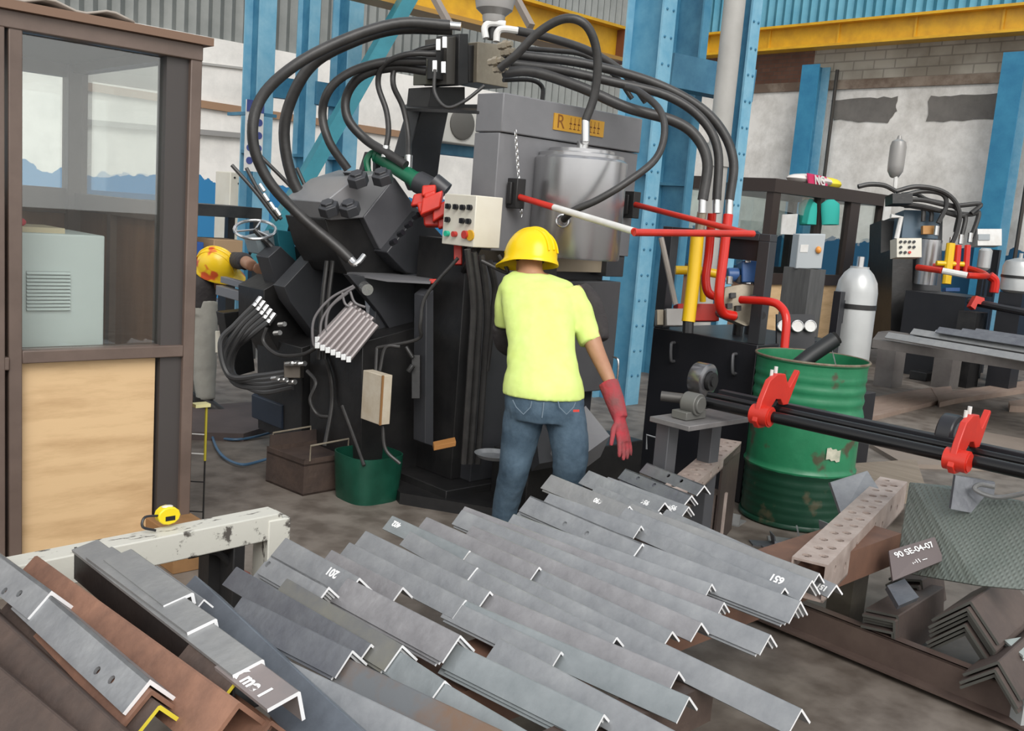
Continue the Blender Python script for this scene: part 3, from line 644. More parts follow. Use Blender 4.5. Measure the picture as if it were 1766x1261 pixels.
# second perforated beam beside the drum
C_ = Z(1168, 818, TZ+.01); Dd = Z(1243, 756, TZ+.01)
pb2, u2, v2 = perf_beam(C_-(Dd-C_).normalized()*.25, Dd, .105, .05, 'perforated_beam', R)
Lg = Dd+v2*.05-u2*.06
part('leg', MB().beam(Dd-u2*.3+v2*.05-Z1*.2, Dd-u2*.3+v2*.05-Z1*(TZ+.01), .1, .1, X1), M_PERF, R)
part('leg_plate', MB().prism([Dd+v2*.105-Z1*.01, Dd+v2*.105-Z1*.46, Dd+v2*.105-u2*.42-Z1*.46, Dd+v2*.105-u2*.42-Z1*.01], -v2*.01), BROWN, R)
part('rust_cross_beam', MB().beam(C_-u2*.1-Z1*.1, C_-u2*1.6-Z1*.1, .08, .1), RUSTD, R)
# white frame on the left
a = Z(100, 958, .49); b = Z(492, 880, .49); dr = (b-a).normalized(); b = b-dr*.02
part('white_beam', MB().beam(a-dr*.9-Z1*.045+Y1*.03, b-Z1*.045+Y1*.03, .085, .085), M_WPAINT, R, .004)
part('white_post', MB().box((b.x-.05, b.y-.02, 0), (b.x+.03, b.y+.08, .47)), M_WPAINT, R, .004)
part('white_post', MB().box((b.x-.17, b.y-.02, .12), (b.x-.13, b.y+.08, .41)), M_DARK, R, .004)
part('brace_rod', MB().tube([b+V((-.30, .02, -.10)), b+V((-.2, .02, -.11)), b+V((-.1, .02, -.24)), b+V((-.03, .02, -.26))], .012, 8), M_DARK, R)
part('near_cross_beam', MB().beam((.35, 1.25, TZ-.055), (1.9, 1.25, TZ-.055), .08, .1), RUSTD, R)
for x_ in (.6, 1.5): part('leg', MB().box((x_-.04, 1.21, 0), (x_+.04, 1.29, TZ-.1)), RUSTD, R)
part('dark_post', MB().box((a.x-.05+.55, a.y+.12, 0), (a.x+.62, a.y+.19, .38)), M_DARK, R)
# tape measure on the white beam
tp = Z(292, 905, .50)
T = thing('tape_measure', 'yellow tape measure standing on the white painted cross beam', 'tape measure', (tp.x, tp.y+.03, .488))
part('case', MB().prism([tp+V((cos(q)*.036 if cos(q) > 0 else cos(q)*.034, .0, .026+sin(q)*.028))for q in [radians(i*30) for i in range(12)]], (0, .035, 0)), mat('glossy_yellow', (.85, .66, .02), .3), T, .004)
part('black_label', MB().box((tp.x-.012, tp.y-.001, .512), (tp.x+.018, tp.y, .526)), M_BLACK, T)
part('top_cap', MB().ell((tp.x, tp.y+.017, .552), X1*.018, Y1*.012, Z1*.004, 12, 6), M_CREAM, T)
part('strap', MB().tube([tp+V((-.03, .01, .03)), tp+V((-.075, 0, .035)), tp+V((-.085, -.01, .01)), tp+V((-.05, -.02, -.004))], .004, 6), M_BLACK, T)
# glove lump and box behind the rack's left end
pp_ = Z(385, 975, .12)
single('red_rag', MB().ell(V((pp_.x, pp_.y, .05)), X1*.12, Y1*.08, Z1*.05, 14, 8), mat('dusty_red_rag', (.28, .08, .055), .9, 0, (.15, .06, .05), 14, .6), 'crumpled dusty red rag below the white cross beam', 'rag')
bx = Z(338, 975, 0)
single('wooden_crate', MB().box((bx.x-.12, bx.y-.05, 0), (bx.x+.06, bx.y+.25, .16)), mat('orange_wood', (.32, .17, .07), .7, 0, (.22, .12, .05), 5), 'small brown wooden crate on the floor by the cabin corner', 'crate', bevel=.004)
# ------------------------------------------------------------------ press machine
YM = 3.7
Mx = thing('angle_punching_machine', 'large graphite grey hydraulic punching machine with steel cylinder and thick black hoses', 'machine', (3.8, 4.2, 0))
xL = PY(869, 163, YM).x; xR = PY(1109, 202, YM).x; zT = 2.09; zs = 1.90
part('upper_block', MB().box((xL, YM, zs), (xR, YM+.20, zT)), M_MACHL, Mx, .006)
zc = 1.31
part('throat_block', MB().box((xL, YM+.012, zc), (xR, YM+.20, zs-.004)), M_MACHL, Mx, .004)
part('lower_frame', MB().box((xL+.03, YM+.14, .1), (xR-.06, YM+.62, zc-.10)), M_MACH, Mx, .006)
part('front_plate', MB().box((xL+.42, YM+.03, .52), (xR-.02, YM+.14, 1.16)), mat('mid_graphite_paint', (.085, .084, .09), .4, 0, (.10, .10, .105), 3), Mx, .006)
part('front_foot_plate', MB().box((xL-.02, YM+.02, .1), (xL+.5, YM+.14, 1.25)), M_MACH, Mx, .004)
part('throat_shim', MB().box((xL+.2, YM+.06, zc-.1), (xR-.12, YM+.5, zc)), mat('sand_bare_steel', (.36, .30, .22), .6), Mx)
part('spacer', MB().box((xR-.17, YM+.02, zc-.12), (xR-.02, YM+.3, zc)), M_MACH, Mx, .004)
part('base', MB().box((3.1, YM-.05, 0), (xR, YM+.9, .10)), M_DARK, Mx, .004)
part('base_step', MB().box((3.4, YM-.32, .0), (4.3, YM-.05, .30)), M_DARK, Mx, .006)
# plain steel cylinder
cc = D(997, 340, 5.12); rc = .242
cb = PY(1000, 432, YM-.2).z
Cy = part('steel_cylinder', MB().lathe([(rc-.004, 1.30), (rc, 1.31), (rc, 1.80), (rc-.02, 1.815), (rc-.02, 1.83), (.17, 1.84), (.17, 1.855), (.0, 1.858)], (cc.x, cc.y, 0), seg=64), M_BRUSH, Mx)
part('port_fitting', MB().cyl((cc.x, cc.y, 1.855), (cc.x, cc.y, 1.90), .03, 12).cyl((cc.x, cc.y, 1.90), D(1010, 243, 4.92), .018, 12), M_CHROME, Mx)
# gold name plate
n0 = PY(956, 196, YM-.004); n1 = PY(1040, 236, YM-.004)
npz0, npz1 = PY(958, 224, YM).z, PY(958, 195, YM).z
NP = part('name_plate', MB().box((n0.x, YM-.006, npz0), (n1.x, YM, npz1)), mat('gold_plate', (.62, .33, .04), .35, .3), Mx)
pm = mat('dark_gold_print', (.22, .08, .01), .5)
text_part('R', V(((n0.x*.87+n1.x*.13), YM-.0065, (npz0+npz1)/2)), X1, Z1, .10, NP, pm)
pr_ = MB(); pw_ = n1.x-n0.x
for i_ in range(8):
    for zf, hh in ((.68, .018), (.30, .011)):
        xx_ = n0.x+pw_*(.30+.08*i_); pr_.box((xx_, YM-.0068, npz0+(npz1-npz0)*zf-hh), (xx_+pw_*.05, YM-.006, npz0+(npz1-npz0)*zf-hh*.6)).box((xx_+pw_*.018, YM-.0068, npz0+(npz1-npz0)*zf-hh), (xx_+pw_*.028, YM-.006, npz0+(npz1-npz0)*zf+hh))
o = part('plate_print', pr_, pm, NP); o['kind'] = 'stuff'

# hinge brackets, chain
for x in (PY(884, 340, YM).x, PY(1084, 355, YM).x):
    part('hinge_bracket', MB().box((x-.03, YM-.06, 1.53), (x+.03, YM+.02, 1.68)).box((x-.045, YM-.03, 1.55), (x-.03, YM, 1.66)), M_DARK, Mx, .004)
chn = MB(); c0 = PY(889, 228, YM-.03); c1 = PY(899, 370, YM-.03)
for i in range(26):
    p = c0.lerp(c1, i/25); q = [p+V((sin(a)*.006*(i % 2), sin(a)*.006*((i+1) % 2), cos(a)*.014)) for a in [k*pi/4 for k in range(9)]]
    chn.tube(q, .0022, 5, False)
part('chain', chn, M_CHROME, Mx)
# eye ring at lower port
rp = D(970, 381, 4.88)
part('lifting_eye', MB().tube([rp+RT*.028*cos(k*pi/8)+UP*.028*sin(k*pi/8) for k in range(17)], .008, 8, False), M_CHROME, Mx)
# hooks on the front block right side
hk = D(1055, 640, 5.35)
part('door_handle', MB().tube([hk+V((0, 0, .08)), hk+V((.0, -.04, .06)), hk+V((0, -.04, -.06)), hk+V((0, 0, -.08))], .006, 6), M_CHROME, Mx)
# tilted outfeed tray between the legs
tr = [D(1010, 700, 4.9), D(1052, 752, 4.9), D(1000, 790, 4.7), D(965, 745, 4.75)]
part('chute', MB().prism(tr, V((0, .05, -.12))), M_MACHL, Mx)
part('chute', MB().prism([D(920, 705, 5.0), D(952, 755, 4.9), D(985, 790, 4.8), D(930, 800, 4.85)], V((0, .05, -.05))), M_MACH, Mx)
# vertical dark side plates and conduits left of the block
def pY(pix, Y): return [PY(x, y, Y) for x, y in pix]
def prY(name, pix, Y, th, mt, bevel=.004, parent=None, label=None): return part(name, MB().prism(pY(pix, Y), V((0, th, 0))), mt, parent or Mx, bevel, label=label)
prY('side_plate', [(752, 500), (800, 440), (832, 445), (828, 790), (740, 765), (735, 560)], 4.05, .05, M_MACH)
prY('side_plate', [(735, 510), (748, 500), (748, 770), (733, 765)], 3.85, .10, M_MACH)
part('side_column', MB().box((PY(800, 500, 3.8).x, 3.8, .1), (xL, 4.2, 1.35)), M_DARK, Mx, .004)
for x_, y0, y1 in ((812, 430, 800), (823, 435, 800), (836, 440, 800), (850, 450, 640)):
    part('conduit', MB().tube([PY(x_-6, y0, 3.62), PY(x_+4, (y0*3+y1)/4, 3.62), PY(x_, (y0+y1)/2, 3.62), PY(x_-12, y1, 3.62)], .017, 8), M_RUB, Mx)
# base pedestal under the left unit
prY('pedestal', [(625, 590), (735, 560), (735, 770), (860, 790), (860, 880), (690, 860), (622, 800)], 4.1, .5, M_DARK)
prY('pedestal_plate', [(655, 480), (750, 470), (735, 700), (700, 770), (640, 770), (640, 600)], 4.25, .06, M_MACH)
prY('pedestal', [(520, 600), (640, 560), (640, 800), (520, 770)], 4.7, .5, M_DARK)
prY('pedestal', [(485, 700), (560, 660), (560, 770), (485, 740)], 4.9, .35, mat('navy_paint', (.02, .03, .05), .5))
part('base_plate', MB().prism([Z(690, 850, .06), Z(870, 880, .06), Z(870, 790, .06), Z(600, 760, .06), Z(640, 790, .06)], Z1*-.06), M_DARK, Mx)
# diagonal punch units, traced in planes of constant depth then given real thickness
prY('die_block', [(627, 374), (681, 306), (713, 352), (752, 388), (700, 446), (655, 430)], 4.35, .42, mat('unit_paint', (.10, .10, .11), .36, 0, (.125, .125, .135), 3), .006)
prY('die_block_cap', [(560, 348), (606, 312), (655, 296), (681, 306), (627, 376), (570, 380)], 4.36, .40, mat('light_unit_paint', (.22, .225, .235), .33, 0, (.26, .26, .27), 3), .006)
prY('punch_block', [(667, 435), (725, 364), (775, 420), (744, 482), (700, 470)], 4.28, .36, M_MACH, .006)
prY('unit_base_plate', [(560, 378), (628, 376), (700, 470), (705, 482), (600, 474), (575, 430)], 4.40, .40, M_DARK, .004)
prY('gusset', [(600, 474), (745, 487), (727, 560), (690, 595), (655, 540)], 4.22, .05, M_MACH, .003)
part('shelf_plate', MB().prism([D(598, 474, 5.15), D(625, 470, 5.5), D(748, 482, 5.3), D(742, 490, 4.9), D(668, 486, 4.98)], Z1*.012), M_MACHL, Mx)
prY('gusset', [(490, 495), (560, 420), (620, 460), (600, 540), (560, 600), (500, 520)], 4.75, .12, M_MACH, .003)
prY('gusset', [(455, 500), (490, 480), (560, 590), (560, 620), (500, 640), (455, 560)], 4.95, .3, M_DARK, .004)
prY('unit_body', [(462, 444), (484, 425), (512, 452), (500, 485), (480, 500)], 4.95, .14, M_MACH, .004)
prY('unit_body', [(540, 430), (620, 440), (640, 600), (560, 600)], 4.85, .4, M_DARK, .004)
prY('unit_top', [(440, 410), (482, 400), (500, 418), (466, 442), (448, 438)], 5.1, .14, mat('pale_blue_worn_plate', (.20, .26, .29), .5, .1, (.30, .34, .36), 6), .003)
prY('teal_guard', [(478, 396), (505, 400), (512, 450), (500, 470), (482, 430)], 5.05, .1, M_TEAL, .003)
# dark round motor housing
mh = D(520, 395, 5.75)
part('motor', MB().cyl(mh-RT*.05+UP*.03, mh+RT*.09-UP*.02, .085, 20), M_DARK, Mx)
# bolts along the split
for i in range(6):
    p = D(675+i*13, 420-i*15, 5.05)
    b = part('bolt', MB().cyl(p, p+V((.0, -.035, .015)), .016, 8), M_BLACK, Mx)
for x_, y_ in ((618, 312), (660, 308), (568, 362), (604, 362)):
    p = D(x_, y_, 5.02)
    bb = MB(); ax = V((-.45, -.2, .75)).normalized()
    bb.lathe([(.055, 0), (.055, .05), (.035, .055), (.035, .07)], p-ax*.02, ax, 6)
    part('hex_nut', bb, M_MACH, Mx, .003)
part('clamp_fork', MB().prism(pY([(622, 300), (634, 262), (640, 262), (640, 304)], 4.5), (0, .03, 0)).prism(pY([(648, 262), (655, 262), (658, 305), (648, 304)], 4.5), (0, .03, 0)).prism(pY([(612, 298), (665, 300), (650, 312), (622, 312)], 4.45), (0, .12, 0)), M_MACH, Mx, .003)
# green ram
g0, g1 = D(652, 268, 5.3), D(722, 314, 5.15)
part('green_ram', MB().lathe([(.03, 0), (.045, .0), (.045, .02), (.042, .02), (.042, (g1-g0).length-.02), (.05, (g1-g0).length-.02), (.05, (g1-g0).length)], g0, g1-g0, 20), M_CYL, Mx)
part('ram_hook', MB().tube([D(636, 300, 5.3), D(632, 278, 5.3), D(642, 264, 5.3), D(652, 272, 5.3)], .018, 8), M_CYL, Mx)
part('ram_head', MB().cyl(D(722, 314, 5.15), D(752, 330, 5.1), .06, 16).cyl(D(748, 312, 5.05), D(770, 330, 5.05), .045, 12), M_MACH, Mx)
# red marked casting
rb_ = MB(); rng = random.Random(3)
for x_, y_, r_ in ((740, 330, .035), (725, 345, .04), (745, 352, .055), (760, 365, .045), (748, 378, .05), (733, 358, .035), (765, 385, .03), (742, 340, .03)):
    rb_.obox(D(x_, y_, 5.0+rng.uniform(-.05, .05)), (RT+UP*rng.uniform(-.6, .6)).normalized()*r_, (UP-RT*rng.uniform(-.3, .3)).normalized()*r_*.8, FW*r_*.8)
part('red_casting', rb_, M_RED, Mx, .008)
part('red_casting', MB().obox(D(790, 440, 4.95), RT*.02, UP*.05, FW*.03), M_RED, Mx, .004)
part('red_stop', MB().obox(D(748, 486, 5.0), RT*.02, UP*.012, FW*.03), M_RED, Mx, .004)
# tall rear support post with flange, carrying the valve block
prY('valve_post', [(728, 182), (776, 182), (762, 250), (752, 330), (728, 330), (702, 270)], 4.55, .14, M_MACH, .006)
part('post_flange', MB().prism([D(692, 186, 5.3), D(700, 180, 5.7), D(836, 188, 5.3), D(836, 192, 4.95)], Z1*-.015), M_DARK, Mx)
prY('valve_mount', [(742, 150), (802, 150), (802, 180), (838, 180), (838, 192), (738, 186)], 4.42, .2, M_DARK, .003)
vb = D(850, 104, 5.1)
part('valve_block', MB().prism(pY([(824, 72), (876, 78), (876, 152), (822, 142)], 4.25), (0, .22, 0)), M_BRASS, Mx, .004)
prY('valve_stack', [(792, 58), (808, 58), (808, 145), (790, 148)], 4.27, .2, M_DARK, .004)
prY('valve_stack', [(772, 64), (790, 62), (790, 146), (770, 146)], 4.3, .2, mat('olive_valve_body', (.06, .056, .05), .5), .004)
prY('valve_stack', [(808, 78), (824, 78), (824, 142), (808, 142)], 4.28, .18, M_DARK, .004)
prY('solenoid', [(736, 102), (750, 100), (752, 146), (735, 146)], 4.4, .12, mat('olive_solenoid', (.10, .10, .075), .5), .004)
prY('solenoid', [(752, 82), (771, 84), (770, 140), (750, 136)], 4.33, .12, M_DARK, .004)
for x_, y_ in ((756, 78), (767, 74), (750, 115), (765, 117)):
    part('plug', MB().obox(D(x_, y_, 5.05), RT*.012, UP*.03, FW*.012), M_CHROME, Mx, .002)
for x_, y_ in ((843, 108), (865, 92), (852, 120), (860, 80)):
    part('pipe_union', MB().lathe([(.018, 0), (.018, .03), (.024, .03), (.024, .055), (.016, .055), (.016, .08)], D(x_, y_, 4.98), RT*.8-FW*.5, 6), M_BRASS, Mx)
for q0_, q1_ in (((738, -25), (778, 48)), ((878, -25), (916, 46))):
    part('support_strut', MB().beam(D(*q0_, 5.6), D(*q1_, 5.4), .035, .035), mat('dusty_grey_brown_strut', (.26, .22, .19), .5), Mx)
# accumulator bottle on top
tb = D(853, 10, 5.1)
ab = thing('accumulator_bottle', 'grey pressure bottle standing above the valve block at the top of the picture', 'pressure bottle', (tb.x, tb.y, tb.z-.09))
part('bottle', MB().lathe([(.03, -.09), (.055, -.085), (.06, -.06), (.06, -.05), (.095, -.02), (.105, .03), (.105, .35), (.09, .42), (.04, .45)], tb, Z1, 28), mat('grey_bottle_paint', (.33, .32, .31), .35, .2), ab)
part('neck', MB().cyl(tb-Z1*.17, tb-Z1*.06, .03, 16), M_DARK, ab)
part('elbow', MB().tube([D(838, 66, 5.08), D(836, 48, 5.08), D(846, 40, 5.08), D(872, 42, 5.08)], .018, 10), M_WHITE, Mx)
part('elbow', MB().tube([D(856, 72, 5.05), D(858, 56, 5.05), D(868, 50, 5.05), D(894, 53, 5.05)], .018, 10), M_WHITE, Mx)
# control box
BX = PY(822, 337, 3.6).x
kz1, kz0 = PY(822, 337, 3.6).z, PY(822, 427, 3.6).z
wb = PX(767, 336, BX).y-3.6
K = thing('control_box', 'cream control box with black knobs and coloured push buttons above the worker', 'control box', (BX+.09, 3.7, kz0))
part('housing', MB().box((BX, 3.6, kz0), (PY(868, 340, 3.6).x, 3.6+min(wb, .45), kz1)), M_CREAM, K, .004)
def on_box(x, y): return PX(x, y, BX-.001)
for x_, y_ in ((775, 356), (788, 357), (800, 358), (812, 358), (774, 379), (799, 381), (810, 382)):
    p = on_box(x_, y_); part('knob', MB().cyl(p, p-X1*.015, .014, 12).box(p+V((-.026, -.003, -.012)), p+V((-.015, .003, .012))), M_BLACK, K)
for x_, y_, mt_ in ((773, 403, mat('green_button', (.02, .45, .28), .3)), (786, 404, mat('red_button', (.5, .04, .03), .3)), (805, 405, MATS['red_button'])):
    p = on_box(x_, y_); part('push_button', MB().cyl(p, p-X1*.02, .014 if x_ < 800 else .02, 16), mt_, K)
p = on_box(812, 406); part('emergency_ring', MB().cyl(p, p-X1*.008, .026, 20), M_YEL, K)
part('mount_arm', MB().tube([(BX+.1, 3.68, kz0), (BX+.1, 3.75, kz0-.1), (BX+.2, 3.9, kz0-.15)], .02, 8), M_DARK, K)
# hoses
hoses = [
 ('thick black hose, outermost of the left loops', .028, [(775, 44, 5.05), (690, 40, 5.0), (600, 66, 4.95), (510, 112, 4.9), (450, 170, 4.9), (436, 240, 4.9), (462, 310, 4.95), (520, 374, 5.0), (580, 425, 5.0), (604, 448, 5.0)]),
 ('thick black hose, second of the left loops', .031, [(780, 50, 5.1), (680, 50, 5.1), (600, 75, 5.1), (540, 110, 5.15), (505, 165, 5.2), (490, 230, 5.25), (505, 310, 5.3), (545, 375, 5.35), (570, 400, 5.4)]),
 ('middle black hose looping left to the hex nut', .023, [(735, 106, 5.15), (670, 106, 5.15), (610, 122, 5.15), (570, 152, 5.15), (556, 195, 5.2), (568, 245, 5.2), (600, 292, 5.25)]),
 ('inner black hose curling to the green ram', .025, [(735, 122, 5.2), (680, 116, 5.2), (625, 130, 5.2), (598, 165, 5.25), (600, 205, 5.25), (630, 240, 5.25), (664, 262, 5.2), (700, 285, 5.15)]),
 ('thin black hose dropping to the ram fitting', .015, [(752, 93, 5.1), (700, 94, 5.1), (662, 112, 5.15), (652, 145, 5.2), (666, 190, 5.2), (670, 225, 5.2), (666, 255, 5.2)]),
 ('thin black hose dropping beside the post', .015, [(752, 80, 5.15), (720, 88, 5.15), (685, 110, 5.2), (678, 145, 5.2), (695, 185, 5.25), (704, 230, 5.25), (705, 270, 5.2)]),
 ('arched black hose rising over and down into the steel cylinder', .022, [(862, 118, 4.95), (890, 95, 4.9), (930, 55, 4.85), (975, 32, 4.8), (1012, 45, 4.8), (1030, 95, 4.85), (1026, 160, 4.9), (1010, 208, 4.92)]),
 ('looping black hose to the lower port of the cylinder', .018, [(1080, 150, 5.05), (1105, 160, 5.0), (1138, 190, 4.9), (1146, 230, 4.85), (1130, 275, 4.8), (1080, 315, 4.75), (1030, 345, 4.75), (990, 363, 4.78), (972, 379, 4.85)]),
 ('upper long black hose to the rightmost tank port', .025, [(870, 92, 5.05), (920, 98, 5.1), (1010, 110, 5.15), (1120, 140, 5.2), (1200, 180, 5.2), (1245, 225, 5.2), (1265, 280, 5.2), (1258, 345, 5.2)]),
 ('middle long black hose to the second tank port', .024, [(880, 110, 5.05), (960, 120, 5.1), (1060, 142, 5.15), (1150, 165, 5.15), (1210, 205, 5.15), (1238, 260, 5.15), (1236, 345, 5.15)]),
 ('lower long black hose to the left tank port', .028, [(868, 125, 5.0), (920, 124, 5.05), (1000, 150, 5.1), (1080, 185, 5.1), (1160, 208, 5.1), (1200, 235, 5.1), (1220, 280, 5.1), (1212, 345, 5.1)]),
 ('black hose from the white elbow sweeping right', .022, [(892, 53, 5.05), (950, 66, 5.15), (1020, 90, 5.3), (1080, 130, 5.4), (1115, 175, 5.4)]),
 ('thin black hose above the press block', .014, [(905, 84, 5.2), (960, 88, 5.3), (1010, 96, 5.4), (1060, 130, 5.45), (1090, 170, 5.45)]),
 ('small black hose bending behind the press block', .012, [(868, 138, 5.15), (915, 138, 5.25), (935, 150, 5.3), (935, 175, 5.3)]),
 ('thin cable looping under the valve stack', .009, [(750, 120, 5.0), (750, 160, 5.0), (770, 185, 4.98), (800, 175, 4.98), (835, 148, 5.0)]),
]
for lab, r_, pts in hoses:
    part('hydraulic_hose', MB().tube([D(*q) for q in pts], r_, 12, n=6), M_RUB, Mx, label=lab)
for a_, b_, dd in (((1010, 208), (1010, 245), 4.92), ((666, 252), (664, 272), 5.2), ((705, 268), (704, 292), 5.2), ((1212, 342), (1211, 368), 5.1), ((1236, 342), (1236, 368), 5.15), ((1258, 342), (1257, 372), 5.2), ((775, 44), (795, 46), 5.05), ((604, 446), (612, 455), 5.0)):
    part('hose_fitting', MB().cyl(D(*a_, dd), D(*b_, dd), .021, 12), M_CHROME, Mx)
part('bent_fitting', MB().tube([D(598, 440, 5.0), D(608, 455, 4.98), D(618, 452, 4.98), D(628, 440, 5.0)], .014, 8), M_CHROME, Mx)
# guard bar
Ga, Gb, Gc, Gd = PY(893, 339, YM-.04), D(1100, 401, 4.30), D(1290, 403, 4.75), PY(1092, 352, YM-.04)
G = thing('guard_bar', 'red and white striped bent guard bar in front of the steel cylinder', 'guard bar', tuple(Gb))
def seg_tube(A, B, n, name, cols):
    for i in range(n): part(name, MB().cyl(A.lerp(B, i/n), A.lerp(B, (i+1)/n), .016, 12), cols[i], G)
seg_tube(Ga, Gb, 3, 'bar_section', [M_RED, M_WHITE, M_WHITE])
part('bar_section', MB().tube([Ga.lerp(Gb, .97), Gb, Gb.lerp(Gc, .05), Gc.lerp(Gb, .02), Gc, Gc.lerp(Gd, .03)], .0165, 12, n=4), M_RED, G)
part('bar_section', MB().cyl(Gc, Gd, .016, 12), M_RED, G)
# bundle of small pneumatic cylinders
for i in range(7):
    for j in range(2 if i < 6 else 1):
        a_ = D(548+i*9, 596+i*4-j*10, 4.95+j*.05); b_ = D(608+i*7, 530+i*5-j*8, 4.98+j*.05)
        part('air_cylinder', MB().cyl(a_, b_, .014, 10), mat('aluminium_tube', (.42, .38, .38), .35, .6), Mx)
        part('cylinder_cap', MB().obox(a_, RT*.013, UP*.016, FW*.015), M_CHROME, Mx, .002)
for i, pts in enumerate(([(610, 493, 5.0), (570, 515, 5.0), (542, 550, 5.0), (540, 590, 5.0), (548, 602, 5.0)], [(612, 495, 5.0), (580, 518, 5.0), (556, 550, 5.0), (552, 585, 5.0)], [(600, 505, 5.0), (570, 530, 5.0), (562, 560, 5.0), (566, 590, 5.0)],
                         [(590, 505, 5.0), (596, 525, 5.0), (612, 532, 5.0)], [(604, 503, 5.0), (612, 522, 5.0), (630, 530, 5.0)])):
    part('air_line', MB().tube([D(*q) for q in pts], .007, 8), mat('grey_air_line', (.16, .15, .155), .4), Mx)
part('small_gauge', MB().cyl(D(628, 495, 5.0), D(634, 500, 4.94), .03, 14), M_CHROME, Mx)
# tubes at far left of the machine
for i in range(5):
    dx = i*6; dy = i*7; w1, w2, w3 = rng.uniform(-9, 9), rng.uniform(-9, 12), rng.uniform(-6, 10)
    part('bundled_hose', MB().tube([D(444+dx, 522+dy, 5.5), D(408+dx+w1*.5, 560+dy*.6, 5.5), D(384+dx*.6+w1, 600+dy*.4+w2, 5.5+i*.03), D(396+dx*.3, 640+dy*.4+w3, 5.5+i*.03), D(450, 648+dy, 5.45), D(505, 640+dy, 5.4)], .017, 8), mat('grey_hose_rubber', (.06, .06, .062), .4), Mx)
    part('hose_fitting', MB().cyl(D(438+dx, 530+dy, 5.49), D(450+dx, 514+dy, 5.52), .018, 10), M_CHROME, Mx)
part('junction_block', MB().obox(D(507, 638, 5.4), RT*.045, UP*.045, FW*.05), mat('bronze_block', (.14, .12, .10), .5, .3), Mx, .004)
for x_, y_ in ((494, 628), (506, 627), (517, 628), (470, 653), (485, 656), (500, 660), (474, 575), (482, 560)):
    part('hose_fitting', MB().cyl(D(x_, y_, 5.34), D(x_+9, y_-1, 5.30), .014, 8), M_CHROME, Mx)
for pts in ([(530, 640, 5.3), (545, 660, 5.25), (535, 690, 5.25), (548, 715, 5.25), (570, 720, 5.2)], [(555, 600, 5.25), (570, 650, 5.2), (572, 700, 5.2), (560, 770, 5.1)], [(460, 565, 5.4), (455, 590, 5.4), (480, 612, 5.35), (520, 612, 5.3), (545, 600, 5.25)]):
    part('hose', MB().tube([D(*q) for q in pts], .011, 8), M_RUB, Mx)
for x_ in (556, 566):
    part('conduit', MB().tube([D(x_+8, 450, 5.1), D(x_, 520, 5.1), D(x_-6, 620, 5.1)], .012, 8), M_RUB, Mx)
for pts in ([(790, 445, 4.8), (735, 510, 4.85), (725, 560, 4.85), (720, 585, 4.9), (650, 600, 4.95)], [(860, 440, 4.75), (875, 470, 4.75), (830, 450, 4.75)], [(650, 600, 4.95), (648, 640, 4.9)], [(655, 640, 4.9), (665, 600, 4.9), (690, 598, 4.9)], [(660, 735, 4.85), (665, 775, 4.85), (690, 800, 4.85)], [(590, 700, 5.0), (605, 740, 4.95), (628, 803, 4.85)]):
    part('cable', MB().tube([D(*q) for q in pts], .009, 8), M_RUB, Mx)
for pts in ([(400, 285, 5.6), (440, 330, 5.6), (478, 380, 5.6)], [(425, 290, 5.6), (450, 335, 5.6), (485, 378, 5.6)], [(450, 270, 5.5), (500, 320, 5.5), (560, 385, 5.4)], [(512, 290, 5.4), (530, 330, 5.4), (550, 380, 5.4)]):
    part('hose', MB().tube([D(*q) for q in pts], .011, 8), M_RUB, Mx)
for x_, y_ in ((448, 318), (455, 335), (466, 350), (475, 360), (586, 390), (580, 398)):
    part('hose_fitting', MB().cyl(D(x_, y_, 5.5), D(x_+8, y_+12, 5.5), .012, 8), M_CHROME, Mx)
part('linkage', MB().obox(D(718, 650, 4.95), RT*.022, UP*.11, FW*.03).cyl(D(700, 598, 4.9), D(712, 618, 4.9), .012, 8).cyl(D(712, 630, 4.88), D(704, 642, 4.88), .015, 8), M_DARK, Mx, .003)
# cream junction box hanging low on the machine
jb0 = D(626, 645, 4.75)
J = thing('junction_box', 'small off white rusty edged box hanging low on the machine', 'junction box', tuple(D(650, 730, 4.8)))
e0 = PX(660, 650, D(660, 650, 4.75).x); jx, jy = e0.x, e0.y
jz0, jz1 = D(660, 733, 4.8).z, D(660, 648, 4.75).z
yl = PX(626, 645, jx).y; xr = PY(677, 650, jy).x
part('housing', MB().box((jx, jy, jz0), (xr, yl, jz1)), mat('worn_cream_paint', (.60, .54, .44), .5, 0, (.50, .42, .31), 9), J, .003)
part('rust_edge', MB().box((jx-.002, jy-.002, jz0), (jx+.008, jy+.006, jz1)), mat('rust_edge', (.28, .14, .05), .7), J)
# steering-wheel like hand wheel
hw = D(440, 396, 5.6); hv = thing('hand_wheel', 'chrome hand wheel on a dark shaft at the left end of the machine', 'hand wheel', tuple(hw))
ax = V((-.25, -.35, .9)).normalized(); e1 = ax.orthogonal().normalized(); e2 = ax.cross(e1)
part('rim', MB().tube([hw+(e1*cos(k*pi/12)+e2*sin(k*pi/12))*.115 for k in range(25)], .009, 8, False), M_CHROME, hv)
for k in range(3): part('spoke', MB().cyl(hw, hw+(e1*cos(k*2.094)+e2*sin(k*2.094))*.115, .006, 6), M_CHROME, hv)
part('shaft', MB().cyl(hw, D(482, 440, 5.6), .018, 10), M_DARK, hv)
